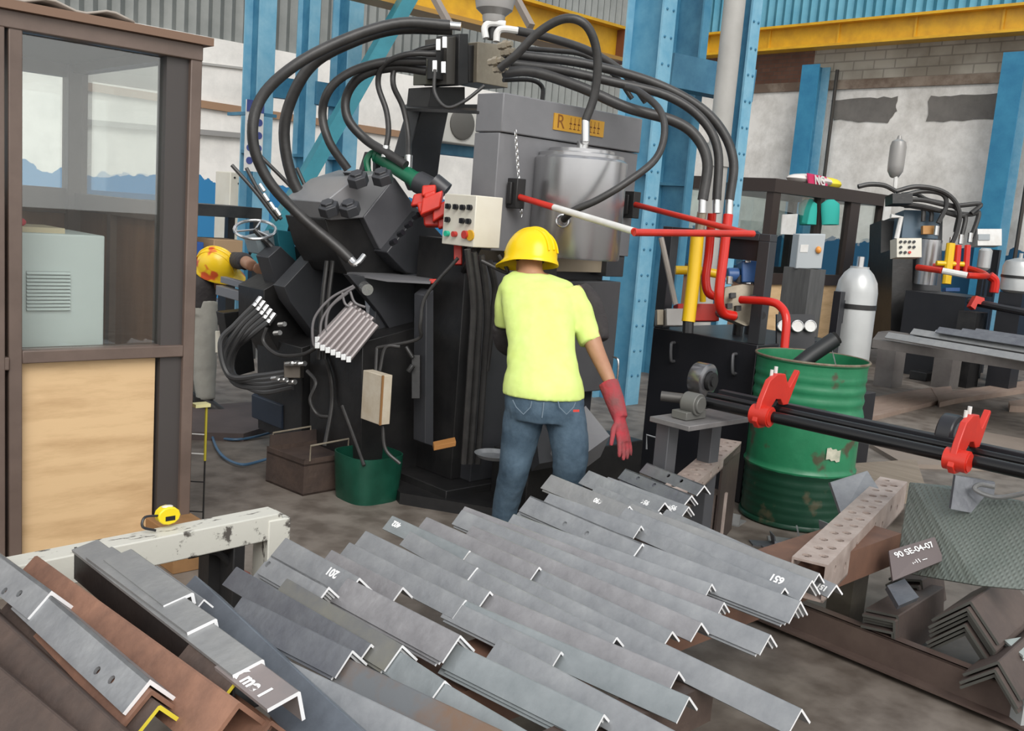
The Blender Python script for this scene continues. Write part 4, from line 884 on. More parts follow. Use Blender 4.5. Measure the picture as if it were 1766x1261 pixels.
# silver frame the second worker leans on
part('side_frame', MB().beam(D(385, 482, 6.2), D(450, 500, 5.9), .04, .04).beam(D(450, 500, 5.9), D(468, 465, 5.9), .03, .05).beam(D(378, 500, 6.2), D(450, 520, 5.9), .05, .06), mat('grey_frame_paint', (.20, .20, .21), .4, .2), Mx, .003)
part('side_machine', MB().prism(pY([(385, 540), (430, 535), (440, 640), (405, 650)], 5.6), (0, .1, 0)), M_DARK, Mx, .004)
single('cream_box', MB().obox(D(392, 590, 6.3), RT*.06, UP*.07, FW*.06), M_CREAM, 'cream box half hidden behind the bundled grey hoses', 'box', bevel=.004)
single('orange_block', MB().prism([D(746, 770, 4.95), D(784, 762, 4.9), D(786, 770, 4.85), D(748, 778, 4.9)], Z1*.025), mat('orange_wood2', (.40, .18, .05), .7), 'small orange wooden block lying on the machine base', 'wooden block', bevel=.003)
pt = D(900, 790, 4.75)
single('steel_dish', MB().lathe([(.02, 0), (.08, .01), (.10, .03), (.095, .03), (.08, .012), (.0, .01)], D(852, 792, 4.8), Z1, 24), G_STEEL, 'shallow grey dish on the machine foot beside the left jean leg', 'dish')
# ------------------------------------------------------------------ things on the floor at left
bz = .27
B0 = Z(522, 856, 0); B1 = Z(458, 830, 0)
sx_ = V((.42, .10, 0))
S = thing('steel_box', 'open dark rusty steel box with wire handles on the floor', 'steel box', tuple(B0))
mb = MB(); e1 = (B1-B0); e2 = V((.34, .02, 0)); T_ = .008
q0, q1, q2, q3 = B0, B1, B1+e2, B0+e2
for A_, B_ in ((q0, q1), (q1, q2), (q2, q3), (q3, q0)):
    n_ = (B_-A_).cross(Z1).normalized()*T_
    mb.prism([A_, B_, B_+Z1*.19, A_+Z1*.19], n_ if n_.dot((q0+q2)/2-A_) > 0 else -n_)
mb.prism([q0, q1, q2, q3], Z1*.01)
part('box', mb, RUSTD, S)
part('inner_tray', MB().prism([q0+Z1*.155, q1+Z1*.155, q2+Z1*.155, q3+Z1*.155], Z1*.01).beam(q1+Z1*.17+e2*.05, q1+Z1*.17+e2*.95, .01, .16), BROWN, S)
for A_ in (q0+Z1*.18, q1+Z1*.18):
    part('wire_handle', MB().tube([A_+e2*.1, A_+e2*.1+Z1*.08, A_+e2*.8+Z1*.09, A_+e2*.8], .005, 6, False), M_BRASS, S)
tc_ = Z(625, 868, 0)+V((.08, .08, 0)); r_ = .155
tub = thing('green_tub', 'dark green cut plastic tub on the floor in front of the machine', 'tub', tuple(tc_))
part('tub', MB().loft([(tc_+Z1*z, X1*(r_*s), Y1*(r_*s)) for z, s in ((.0, .9), (.04, .93), (.13, .97), (.20, 1.0), (.24, 1.0), (.24, .96), (.13, .92), (.03, .86))], 24, 3.2), M_GREEND, tub)
cable_b = [Z(358, 720, .02), Z(375, 775, .02), Z(410, 800, .02), Z(450, 795, .02), Z(520, 770, .1)]
single('blue_hose', MB().tube(cable_b, .008, 8), mat('slate_blue_hose', (.06, .13, .22), .4), 'slate blue thin hose curling on the floor by the second worker', 'hose')
single('blue_hose', MB().tube([Z(362, 752, .015), Z(410, 758, .015), Z(470, 745, .03), Z(520, 720, .12), Z(560, 708, .22)], .008, 8), MATS['slate_blue_hose'], 'blue thin hose running from the floor up to the machine pedestal', 'hose')
# floor channel plate behind second worker
single('floor_plate', MB().prism([Z(325, 745, .05), Z(330, 700, .05), Z(480, 690, .05), Z(485, 728, .05), Z(420, 748, .05)], -Z1*.05), mat('mauve_rust_plate', (.085, .065, .062), .7, 0, (.12, .09, .085), 3), 'low dark steel plate on the floor under the second worker', 'floor plate')
# thin wire stand with yellow tape
wp = Z(350, 905, 0)
ws = thing('wire_stand', 'thin wire stand with a yellow marked upright beside the cabin post', 'stand', tuple(wp))
part('upright', MB().cyl(wp, wp+Z1*.55, .004, 6), M_DARK, ws)
part('tape_strip', MB().cyl(wp+Z1*.3, wp+Z1*.56, .006, 6), mat('dull_yellow_tape', (.45, .38, .03), .5), ws)
for z in (.06, .2, .33, .42): part('rung', MB().cyl(wp+Z1*z, wp+Z1*z+V((-.12, .10, 0)), .003, 6), M_DARK if z < .3 else M_WHITE, ws)
part('top_tab', MB().box(wp+V((-.06, -.02, .55)), wp+V((.01, .03, .565))), mat('pale_yellow_tab', (.75, .70, .35), .5), ws)

# ------------------------------------------------------------------ hydraulic tank unit
TX0, TY0, TY1 = 4.64, 2.93, 3.66
U = thing('hydraulic_tank', 'black hydraulic power unit tank with open frame, right of the machine', 'hydraulic tank', (TX0+.4, 3.3, 0))
part('tank', MB().box((TX0, TY0, .0), (TX0+.85, TY1, .9)), M_BLACK, U, .006)
P_ = .035
for x_, y_ in ((TX0+P_, TY0+P_), (TX0+P_, TY1-P_)):
    part('frame_post', MB().box((x_-P_, y_-P_, .9), (x_+P_, y_+P_, 1.46)), mat('charcoal_frame', (.035, .037, .042), .4), U, .003)
part('frame_top', MB().box((TX0, TY0, 1.46), (TX0+.07, TY0+.07, 1.5)).box((TX0, TY1-.07, 1.46), (TX0+.07, TY1, 1.5)).box((TX0, TY0+.07, 1.46), (TX0+.07, TY0+.45, 1.5)).box((TX0, TY1-.3, 1.46), (TX0+.07, TY1-.07, 1.5)), MATS['charcoal_frame'], U, .003)
part('frame_panel', MB().box((TX0+.02, TY0+.07, 1.35), (TX0+.035, TY0+.30, 1.46)), M_BLACK, U)
for y_ in (TY0+.12, TY1-.18):
    part('tank_handle', MB().tube([(TX0, y_, .72), (TX0-.03, y_, .73), (TX0-.03, y_+.01, .82), (TX0, y_+.01, .83)], .009, 8), mat('steel_handle', (.16, .16, .17), .35, .5), U)
part('side_handle', MB().tube([D(1115, 775, 4.9), D(1115, 750, 4.9), D(1150, 760, 4.9), D(1150, 785, 4.9)], .005, 6, False), G_STEEL, U)
vx, vy = TX0+.35, TY0+.33
part('manifold', MB().prism([D(1245, 545, 5.5), D(1250, 495, 5.5), D(1280, 490, 5.4), D(1322, 495, 5.5), D(1322, 560, 5.5), D(1285, 562, 5.4)], FW*.12), M_BRASS, U, .004)
part('manifold_stand', MB().cyl((vx-.06, vy, .9), (vx-.06, vy, 1.0), .03).cyl((vx+.08, vy, .9), (vx+.08, vy, 1.0), .04), M_DARK, U)
part('pump_motor', MB().obox(D(1297, 470, 5.5), RT*.07, UP*.06, FW*.06).cyl(D(1274, 474, 5.5), D(1254, 474, 5.5), .04, 12), mat('pump_blue', (.03, .10, .28), .4), U, .006)
part('pump_fitting', MB().obox(D(1302, 450, 5.48), RT*.035, UP*.02, FW*.03), G_STEEL, U, .003)
part('pump_fitting', MB().obox(D(1288, 448, 5.45), RT*.015, UP*.02, FW*.03), M_CHROME, U, .003)
for x_, y_ in ((1263, 510), (1257, 528), (1272, 532)):
    part('port', MB().obox(D(x_, y_, 5.41), RT*.014, UP*.014, FW*.03), M_DARK, U)
for x_, y_ in ((1258, 490), (1275, 488), (1290, 490), (1305, 492)):
    part('valve_cap', MB().cyl(D(x_, y_, 5.48), D(x_+1, y_-13, 5.48), .02, 10), M_DARK if x_ % 2 else M_CHROME, U)
for x_, y_ in ((1296, 515), (1240, 540), (1262, 546), (1310, 543)): part('port', MB().cyl(D(x_, y_, 5.42), D(x_+4, y_+1, 5.34), .022, 10), M_DARK, U)
part('red_block', MB().obox(D(1200, 540, 5.75), RT*.12, UP*.05, FW*.08), M_RED, U, .004)
part('silver_valve', MB().obox(D(1163, 548, 5.6), RT*.055, UP*.05, FW*.05), mat('silver_casting', (.40, .39, .38), .4, .5), U, .006)
part('silver_valve', MB().obox(D(1137, 548, 5.65), RT*.02, UP*.045, FW*.04), M_BRASS, U, .004)
ypipe = mat('yellow_hydraulic_pipe', (.80, .50, .01), .35)
part('yellow_pipe', MB().tube([D(1203, 400, 5.25), D(1196, 480, 5.25), D(1187, 555, 5.25)], .036, 14), ypipe, U)
part('yellow_pipe', MB().tube([D(1165, 466, 5.5), D(1205, 467, 5.5), D(1245, 474, 5.5)], .025, 12), ypipe, U)
part('yellow_pipe', MB().tube([D(1212, 470, 5.55), D(1212, 520, 5.6)], .018, 12, False), ypipe, U)
part('pipe_flange', MB().cyl(D(1187, 552, 5.25), D(1186, 575, 5.25), .03, 10), M_DARK, U)
part('pipe_flange', MB().cyl(D(1211, 366, 5.2), D(1205, 404, 5.22), .026, 10), M_BRASS, U)
for pts, r_ in (([(1228, 368, 5.3), (1222, 440, 5.35), (1217, 480, 5.35), (1222, 505, 5.35), (1238, 512, 5.4)], .024), ([(1256, 370, 5.2), (1248, 440, 5.2), (1240, 510, 5.2), (1246, 538, 5.25), (1266, 545, 5.3)], .026),
                ([(1278, 517, 5.35), (1325, 520, 5.2), (1345, 528, 5.15), (1356, 550, 5.1), (1353, 600, 5.1)], .022)):
    part('red_pipe', MB().tube([D(*q) for q in pts], r_, 14), mat('glossy_red_pipe', (.60, .02, .012), .25), U)
part('level_rod', MB().cyl(D(1140, 410, 5.6), D(1165, 525, 5.6), .016, 8), mat('beige_rod', (.42, .38, .34), .5), U)
gp = D(1365, 565, 5.5)
GP = thing('gauge_panel', 'black panel with three round white pressure gauges behind the drum', 'gauge panel', tuple(D(1385, 600, 5.5)))
part('panel', MB().prism([D(1340, 542, 5.5), D(1405, 542, 5.5), D(1405, 610, 5.5), D(1340, 610, 5.5)], FW*.03), M_BLACK, GP)
part('panel_post', MB().cyl(D(1365, 590, 5.6), V((D(1365, 590, 5.6).x, D(1365, 590, 5.6).y, 0)), .02, 8), M_DARK, GP)
for x_ in (1350, 1374, 1396):
    p = D(x_, 563, 5.49); part('gauge', MB().lathe([(.035, 0), (.035, .02), (.031, .022), (.031, .016)], p, -FW, 20, True), M_CHROME, GP)
    part('gauge_face', MB().cyl(p-FW*.017, p-FW*.018, .03, 20), M_WHITE, GP)
# ------------------------------------------------------------------ green drum
dc = V((4.70, 2.63, 0)); R_ = .29
DR = thing('oil_drum', 'dented green steel oil drum, open topped, right of the machine', 'drum', tuple(dc))
prof = [(R_-.01, 0), (R_, .01), (R_, .02), (R_-.006, .03)]
z = .03
for i in range(60):
    zz = .03+i*.0138; r_ = R_-.006
    for zc_ in (.30, .60): r_ += .012*math.exp(-((zz-zc_)/.012)**2)
    if zz < .27: r_ += .0022*sin(zz*2*pi/.045)
    if .62 < zz < .80: r_ += .004*sin(zz*2*pi/.06)
    if zz < .3: r_ -= .012*(1-zz/.3)*.5
    prof.append((r_, zz))
prof += [(R_-.004, .862), (R_+.004, .870), (R_+.004, .880), (R_-.006, .880), (R_-.008, .86), (R_-.012, .6), (R_-.012, .45), (0, .45)]
GD = mat('worn_shaded_green_drum_paint', (.012, .15, .065), .38, 0, (.025, .22, .10), 5, .08, .3, .7)
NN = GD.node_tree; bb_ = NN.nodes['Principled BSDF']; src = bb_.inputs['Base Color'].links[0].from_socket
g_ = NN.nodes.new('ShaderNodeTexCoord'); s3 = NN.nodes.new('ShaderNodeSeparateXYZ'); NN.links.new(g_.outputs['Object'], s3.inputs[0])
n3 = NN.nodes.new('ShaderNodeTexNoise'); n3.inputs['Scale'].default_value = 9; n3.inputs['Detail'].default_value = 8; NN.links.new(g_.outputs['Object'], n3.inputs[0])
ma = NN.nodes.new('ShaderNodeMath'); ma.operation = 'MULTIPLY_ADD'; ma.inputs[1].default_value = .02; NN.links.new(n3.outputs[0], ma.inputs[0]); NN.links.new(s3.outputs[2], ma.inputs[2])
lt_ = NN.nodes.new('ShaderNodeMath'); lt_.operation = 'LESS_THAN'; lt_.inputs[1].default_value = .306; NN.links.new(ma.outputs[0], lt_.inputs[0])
mm_ = NN.nodes.new('ShaderNodeMix'); mm_.data_type = 'RGBA'; NN.links.new(lt_.outputs[0], mm_.inputs[0]); NN.links.new(src, mm_.inputs[6]); mm_.inputs[7].default_value = (.006, .045, .024, 1)  # below the lower ring: shade and grime both put into the colour
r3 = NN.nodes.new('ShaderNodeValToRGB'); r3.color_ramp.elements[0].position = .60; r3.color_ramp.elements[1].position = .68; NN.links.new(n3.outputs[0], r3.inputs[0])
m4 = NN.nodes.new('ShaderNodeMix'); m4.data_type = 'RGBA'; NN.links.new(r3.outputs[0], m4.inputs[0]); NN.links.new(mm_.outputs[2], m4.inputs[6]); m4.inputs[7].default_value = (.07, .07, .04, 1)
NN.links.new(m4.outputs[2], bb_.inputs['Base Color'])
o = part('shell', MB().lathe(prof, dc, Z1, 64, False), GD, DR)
part('bottom', MB().lathe([(0, .0), (R_-.01, .0), (R_-.01, .01), (0, .01)], dc, Z1, 48, False), M_GREEN, DR)
part('rim', MB().tube([dc+V((cos(a)*(R_+.001), sin(a)*(R_+.001), .878)) for a in [k*pi/24 for k in range(49)]], .007, 8, False), mat('rusty_rim', (.22, .20, .14), .6, .2, (.14, .09, .06), 20), DR)
lp = D(1448, 775, 4.92)
sd_ = (lp-dc); sd_.z = 0; ang = math.atan2(sd_.y, sd_.x)
la = MB(); lv = []
for i in range(9):
    a = ang-.12+i*.035
    for z in (.395, .455): lv.append(dc+V((cos(a)*(R_+.0015), sin(a)*(R_+.0015), z+.012*((i*7) % 3)/3-.02*i/9)))
la.add(lv, [(2*i, 2*i+2, 2*i+3, 2*i+1) for i in range(8)])
part('torn_label', la, mat('torn_paper', (.62, .60, .48), .8, 0, (.35, .36, .28), 12), DR)
PIP = thing('rubber_pipe', 'black rubber pipe leaning out of the green drum', 'pipe', tuple(D(1395, 612, 5.1)))
part('pipe', MB().tube([D(1340, 660, 5.1), D(1400, 612, 5.15), D(1440, 585, 5.15)], .042, 16, False), mat('ribbed_black_rubber', (.012, .014, .015), .5), PIP)
part('pipe_end', MB().cyl(D(1438, 586, 5.15), D(1444, 582, 5.15), .036, 16), M_HOLE, PIP)
single('metal_strip', MB().beam(D(1434, 600, 5.2), D(1444, 640, 5.2), .015, .004), G_STEEL3, 'thin metal strip standing inside the green drum', 'metal strip')
# ------------------------------------------------------------------ silver gas bottle
gc = D(1470, 560, 5.95); gx, gy = gc.x, gc.y
GB = thing('gas_bottle', 'large silver gas bottle strapped behind the green drum', 'gas bottle', (gx, gy, 0))
gz0 = D(1455, 640, 5.95).z; gzt = D(1476, 462, 5.95).z
part('bottle', MB().lathe([(.06, gz0-.12), (.118, gz0-.08), (.122, gz0-.02), (.122, gzt-.14), (.112, gzt-.08), (.085, gzt-.03), (.055, gzt), (.055, gzt+.01), (.0, gzt+.01)], (gx, gy, 0), Z1, 36), M_SILV, GB)
part('strap', MB().lathe([(.125, 0), (.125, .03), (.121, .03), (.121, 0)], (gx, gy, (gz0+gzt)/2+.07), Z1, 36, False), M_DARK, GB)
part('valve', MB().cyl((gx, gy, gzt), (gx, gy, gzt+.07), .022, 12), M_CHROME, GB)
part('bracket', MB().box((gx-.2, gy+.0, (gz0+gzt)/2-.02), (gx-.12, gy+.03, (gz0+gzt)/2+.12)).box((gx-.22, gy-.02, 0), (gx-.17, gy+.03, 1.2)), M_BLACK, GB, .003)
part('stand', MB().box((gx-.14, gy-.14, 0), (gx+.14, gy+.14, gz0-.12)), M_BLACK, GB, .004)
# ------------------------------------------------------------------ roller conveyor in front
YA = 2.60
RC = thing('roller_conveyor', 'long black conveyor shafts with red pivoting arms crossing in front of the drum', 'conveyor', (3.62, 2.2, 0))
def zshaft(name, a, b, dz, r_, mt=M_BLACK, seg=16): return part(name, MB().cyl(Z(*a, dz), Z(*b, dz), r_, seg), mt, RC)
sA, sB = Z(1200, 690, .76), Z(2250, 921, .76); sdir = (sB-sA).normalized()
shaft_mt = mat('oiled_black_shaft', (.012, .012, .013), .22, .4)
part('drive_shaft', MB().cyl(sA-sdir*.05, sB, .024, 20), shaft_mt, RC)
part('drive_shaft', MB().cyl(Z(1140, 683, .76), sA, .022, 16), mat('worn_shaft_end', (.10, .095, .09), .4, .4), RC)
off = V((.09, 0, .0))
part('support_rail', MB().cyl(sA+off+Z1*.015, sB+off+Z1*.015, .016, 16), shaft_mt, RC)
part('support_rail', MB().beam(sA+off*2.0+Z1*.02, sB+off*2.0+Z1*.02, .04, .03), M_BLACK, RC, .003)
bh = Z(1190, 695, .76)
part('bearing_housing', MB().cyl(bh-sdir*.02, bh+sdir*.05, .048, 24).cyl(bh-sdir*.03, bh+sdir*.06, .036, 24).box(bh+V((-.07, -.04, -.065)), bh+V((.07, .04, -.03))), mat('grey_bearing_paint', (.14, .14, .13), .45, .2), RC, .003)
wh = D(1212, 655, 4.45)
wax = (sdir+V((.0, 0, 0))).normalized()
part('guide_wheel', MB().lathe([(.0, -.035), (.075, -.035), (.078, -.03), (.078, .03), (.07, .035), (.045, .036), (.045, .02), (.0, .02)], wh, wax, 32), mat('polished_wheel', (.20, .20, .21), .25, .8), RC)
part('wheel_hub', MB().cyl(wh+wax*.0, wh+wax*.055, .042, 24).cyl(wh+wax*.05, wh+wax*.062, .022, 16), M_DARK, RC)
w2 = D(1638, 750, 3.78)
part('guide_wheel', MB().lathe([(0, -.03), (.078, -.03), (.082, -.025), (.082, .025), (.078, .03), (.05, .031), (.0, .028)], w2, wax, 32), M_BLACK, RC)
part('wheel_hub', MB().lathe([(.056, .03), (.056, .037), (.048, .037), (.048, .03)], w2, wax, 24), mat('grey_ring', (.10, .10, .11), .4), RC)
part('wheel_arm', MB().beam(w2+V((-.05, .05, -.045)), w2+V((.08, -.1, -.05)), .05, .02), M_DARK, RC, .003)
# stand under the bearing
tl = bh+V((0, 0, -.07))
part('stand_top', MB().box((tl.x-.14, tl.y-.11, tl.z-.02), (tl.x+.30, tl.y+.10, tl.z+.003)), mat('scuffed_grey_plate', (.16, .155, .155), .5, .2, (.22, .21, .21), 8), RC, .003)
for dx in (-.1, .22): part('stand_leg', MB().box((tl.x+dx, tl.y+.02, 0), (tl.x+dx+.07, tl.y+.09, tl.z-.02)), mat('grey_leg', (.08, .082, .09), .45), RC, .003)
part('stand_foot', MB().box((tl.x-.15, tl.y-.12, 0), (tl.x+.3, tl.y+.1, .015)), M_DARK, RC)
# red arms: profile in the plane across the shaft
def red_arm(x, y, d, s, tag_):
    c_ = Z(x, y, .76); nx = sdir; ux = X1; uz = Z1
    poly = [(-.045, -.02), (-.02, -.048), (.02, -.048), (.045, -.02), (.052, .03), (.078, .058), (.112, .055), (.135, .03), (.17, .03), (.19, .07), (.232, .155), (.222, .165), (.17, .10), (.15, .115), (.125, .155), (.07, .158), (.02, .135), (-.02, .06)]
    P = [c_+ux*(a*s)+uz*(b*s) for a, b in poly]
    arm = part('red_arm', MB().prism([p-nx*.012 for p in P], nx*.024), M_RED, RC, .003)
    part('arm_collar', MB().cyl(c_-nx*.035, c_+nx*.045, .040*s, 24).cyl(c_+nx*.045, c_+nx*.05, .034*s, 24), M_RED, arm)
    q = c_+ux*(.085*s)+uz*(.155*s)
    part('arm_bolt', MB().cyl(q-nx*.01-ux*.0, q-nx*.01+uz*.03, .008, 8).cyl(q-ux*.03-uz*.01-nx*.01, q-ux*.03+uz*.018-nx*.01, .007, 8), M_WHITE, arm)
red_arm(1312, 716, 0, 1.08, 0)
red_arm(1648, 793, 0, 1.0, 1)
ww = D(1325, 690, 4.12)
part('guide_wheel', MB().cyl(ww-wax*.02, ww+wax*.02, .04, 24), M_DARK, RC)
part('hanging_plate', MB().prism([D(1648, 820, 3.7), D(1716, 832, 3.7), D(1712, 892, 3.66), D(1640, 878, 3.66)], V((.01, .012, 0))), G_STEEL2, RC)
part('bent_rod', MB().tube([D(1790, 846, 3.5), D(1722, 858, 3.6), D(1682, 845, 3.65), D(1690, 836, 3.65), D(1716, 840, 3.62)], .009, 8), G_STEEL3, RC)
part('far_support', MB().box((sB.x-.03, sB.y+.1, 0), (sB.x+.03, sB.y+.16, .735)).box((sB.x+.16, sB.y+.1, 0), (sB.x+.22, sB.y+.16, .735)), M_BLACK, RC)
# ------------------------------------------------------------------ far cabin
cx, cy = 10.48, 6.64; W2 = PY(1530, 345, cy).x; H2 = 2.17; L2 = 1.5
F = thing('operator_cabin', 'dark brown glazed cabin in the background behind the gas bottle', 'cabin', ((cx+W2)/2, cy+.7, 0))
def fx(x, y=400): return PY(x, y, cy).x
P2 = M_CABIN2
part('roof_edge', MB().box((cx-.02, cy-.02, H2-.16), (W2, cy+L2, H2)), P2, F)
for x0_, x1_ in ((cx, cx+.16), (fx(1409), fx(1416)), (fx(1462), fx(1478)), (fx(1516), W2)):
    part('post', MB().box((x0_, cy, 0), (x1_, cy+.1, H2-.16)), P2, F)
zsl = PY(1450, 475, cy).z
part('sill_rail', MB().box((cx, cy+.01, zsl-.14), (W2, cy+.09, zsl)), P2, F)
part('plywood_panel', MB().box((cx+.16, cy+.04, .1), (W2-.1, cy+.06, zsl-.14)), M_PLY, F)
G2 = glass('far_cabin_glass', (.88, .92, .91), 2.2)
part('front_pane', MB().box((cx+.16, cy+.05, zsl), (W2-.1, cy+.055, H2-.16)), G2, F)
part('side_sill', MB().box((cx, cy+.1, zsl-.14), (cx+.09, cy+L2, zsl)), P2, F)
part('side_pane', MB().box((cx+.03, cy+.1, zsl), (cx+.035, cy+L2-.1, H2-.16)), G2, F)
part('side_board', MB().box((cx+.03, cy+.1, .1), (cx+.05, cy+L2-.1, zsl-.14)), M_PLYD, F)
part('post', MB().box((cx, cy+L2-.1, 0), (cx+.1, cy+L2, H2-.16)), P2, F)
part('post', MB().box((W2-.1, cy+L2-.1, 0), (W2, cy+L2, H2-.16)), P2, F)
part('back_pane', MB().box((cx+.1, cy+L2-.05, zsl), (W2-.1, cy+L2-.045, H2-.16)), G2, F)
part('back_board', MB().box((cx+.1, cy+L2-.06, .1), (W2-.1, cy+L2-.03, zsl)), P2, F)
M_TEALR = mat('turquoise_cloth', (.03, .42, .36), .8)
for x_, lab in ((1393, 'turquoise jacket hanging inside the far cabin, left one'), (1432, 'turquoise jacket hanging inside the far cabin, right one')):
    p = D(x_, 365, 12.6); single('jacket', MB().loft([(p-UP*.17, RT*.11, FW*.05), (p+UP*.0, RT*.12, FW*.06), (p+UP*.1, RT*.12, FW*.05), (p+UP*.15, RT*.05, FW*.04)], 14), M_TEALR, lab, 'jacket')
p = D(1400, 338, 12.8); single('yellow_box', MB().obox(p, RT*.11, UP*.05, FW*.05), M_YEL, 'small yellow box on the shelf inside the far cabin', 'box')
# white paper notices
for q, lab in ((((1350, 370), (1376, 369), (1372, 405), (1347, 404)), 'white paper notice taped to the corner of the far cabin'), (((1527, 343), (1539, 346), (1533, 390), (1521, 389)), 'white paper notice hanging at the right edge of the far cabin')):
    single('paper_notice', MB().prism([PY(x, y, cy-.03) for x, y in q], (0, .012, 0)), M_WHITE, lab, 'notice')
p = PY(1368, 388, cy-.031)
# plastic sack on the far cabin
p = PY(1398, 307, cy+.3)
B_ = thing('plastic_sack', 'white printed sack with yellow end lying on top of the far cabin', 'sack', tuple(p))
p = V((p.x, p.y, H2+.0))
part('sack', MB().ell(p+Z1*.07, X1*.5, Y1*.2, Z1*.08, 18, 8), mat('white_sack', (.75, .70, .66), .5), B_)
part('yellow_end', MB().ell(p+X1*.42+Z1*.06, X1*.2, Y1*.2, Z1*.085, 14, 8), mat('yellow_sack_print', (.85, .70, .05), .5), B_)
part('red_print', MB().prism([p+V((-.35, -.2, -.0)), p+V((.12, -.2, -.02)), p+V((.12, -.16, .13)), p+V((-.35, -.16, .14))], (0, .02, 0)), mat('magenta_print', (.60, .03, .12), .5), B_)
text_part('NG', p+V((-.1, -.197, .06)), X1, V((0, .2, 1)), .17, B_, M_WHITE, 'lettering', .004, .004)
# grey electrical enclosure between tank and far cabin
e0 = D(1392, 433, 6.6)
EB = thing('electrical_enclosure', 'light grey enclosure with an orange lamp, between the tank frame and the gas bottle', 'electrical box', (e0.x, e0.y, e0.z-.2))
part('housing', MB().obox(e0, RT*.088, Z1*.115, V((FW.x, FW.y, 0))*.08), mat('pale_blue_grey_enamel', (.42, .45, .47), .4), EB, .006)
part('label', MB().obox(e0-RT*.045+Z1*.02-V((FW.x, FW.y, 0))*.082, RT*.026, Z1*.025, FW*.001), M_WHITE, EB)
part('orange_lamp', MB().ell(e0+RT*.05+Z1*.01-V((FW.x, FW.y, 0))*.085, RT*.02, UP*.025, FW*.02, 12, 8), mat('orange_lamp', (.75, .30, .06), .3), EB)
part('pedestal', MB().box((e0.x-.1, e0.y-.1, 0), (e0.x+.1, e0.y+.1, e0.z-.115)), mat('ribbed_dark_sheet', (.06, .06, .06), .5, 0, (.10, .10, .10), 30, stretch=(1, 1, .1)), EB)
# ------------------------------------------------------------------ second machine in the distance
def far_machine(dp):
    t0 = D(1600, 560, dp); M2 = thing('angle_punching_machine', 'smaller looking distant punching machine of the same kind with black hoses, right background', 'machine', (t0.x, t0.y, 0))
    def Q(x, y, e=0): return D(x, y, dp+e)
    def quad(name, x0, y0, x1, y1, e, th, mt, slant=-5): return part(name, MB().prism([Q(x0, y0, e), Q(x1, y0+2, e), Q(x1+slant, y1+2, e), Q(x0+slant, y1, e)], FW*th), mt, M2)
    quad('press_block', 1556, 368, 1626, 560, .3, .8, M_MACH)
    quad('upper_block', 1560, 362, 1622, 410, .2, .3, mat('blue_grey_machine_paint', (.07, .12, .17), .4))
    quad('lower_frame', 1540, 430, 1575, 600, .1, .5, M_DARK)
    quad('side_plate', 1520, 380, 1556, 600, .5, .4, M_DARK)
    q = Q(1600, 452, .05); part('steel_cylinder', MB().cyl(q-Z1*.27, q+Z1*.27, .135, 24), M_BRUSH, M2)
    part('orange_plate', MB().obox(Q(1600, 397, .1), RT*.07, UP*.05, FW*.03), mat('orange_plate', (.45, .22, .06), .5), M2)
    part('white_conduit', MB().tube([Q(1536, 373, 0), Q(1554, 375, 0), Q(1546, 412, 0)], .03, 8, False), M_WHITE, M2)
    part('foot_plate', MB().obox(Q(1590, 540, -.1), RT*.09, UP*.03, FW*.1), M_MACHL, M2)
    q = Q(1546, 322, 0)
    part('valve_block', MB().obox(Q(1550, 345, 0), RT*.12, UP*.06, FW*.12), M_DARK, M2)
    for i, (pts) in enumerate(([(1480, 322), (1500, 318), (1525, 320), (1545, 330)], [(1545, 330), (1580, 322), (1620, 328), (1645, 345), (1655, 370), (1650, 400), (1642, 420)], [(1550, 340), (1590, 330), (1625, 335), (1632, 355), (1618, 385)],
                               [(1545, 345), (1590, 345), (1640, 355), (1690, 352), (1675, 368)], [(1550, 350), (1600, 358), (1650, 372), (1665, 375), (1658, 410)], [(1550, 352), (1610, 362), (1670, 370), (1688, 368), (1675, 410)], [(1560, 355), (1590, 358), (1592, 382)], [(1565, 352), (1603, 362), (1606, 382)], [(1555, 336), (1580, 335), (1600, 345), (1650, 360), (1648, 400)])):
        part('hydraulic_hose', MB().tube([Q(x, y, -.1+.03*i) for x, y in pts], .028, 8), M_RUB, M2)
    for x_, y_ in ((1642, 410), (1658, 405), (1674, 402), (1616, 390)): part('hose_fitting', MB().cyl(Q(x_, y_), Q(x_-2, y_+16), .03, 8), M_CHROME, M2)
    part('accumulator_bottle', MB().lathe([(.03, -.2), (.05, -.19), (.09, -.12), (.095, -.05), (.095, .17), (.08, .23), (.03, .26), (.02, .30), (0, .30)], Q(1546, 278, 0), Z1, 24), mat('grey_bottle_paint', (.33, .32, .31)), M2)
    part('bottle_neck', MB().cyl(Q(1545, 303), Q(1543, 330), .025, 8), M_WHITE, M2)
    return M2
far_machine(11.8)
cbx = D(1562, 429, 11.2)
K2 = thing('control_box', 'white control box with two rows of dark knobs on the distant machine', 'control box', tuple(cbx-Z1*.12))
part('housing', MB().obox(cbx, RT*.14, UP*.108, FW*.1), M_CREAM, K2)
for r_ in range(3):
    for k in range(4):
        if r_ == 1 and k == 1: continue
        if r_ == 2 and k == 3: continue
        p = cbx+RT*(-.10+k*.05)+UP*(.065-r_*.06)-FW*.1
        part('knob', MB().cyl(p, p-FW*.02, .016, 8), M_BLACK if not (r_ == 2 and k == 2) else M_RED, K2)
p2 = D(1690, 405, 11.8)
WB = thing('electrical_box', 'white box with grey label on a black stand near the far right wall column', 'electrical box', (p2.x, p2.y, p2.z-.18))
part('housing', MB().obox(D(1700, 411, 11.9), RT*.145, UP*.1, FW*.1), M_WHITE, WB)
part('label', MB().obox(D(1697, 409, 11.79), RT*.07, UP*.035, FW*.005), mat('grey_label', (.33, .36, .38), .5), WB)
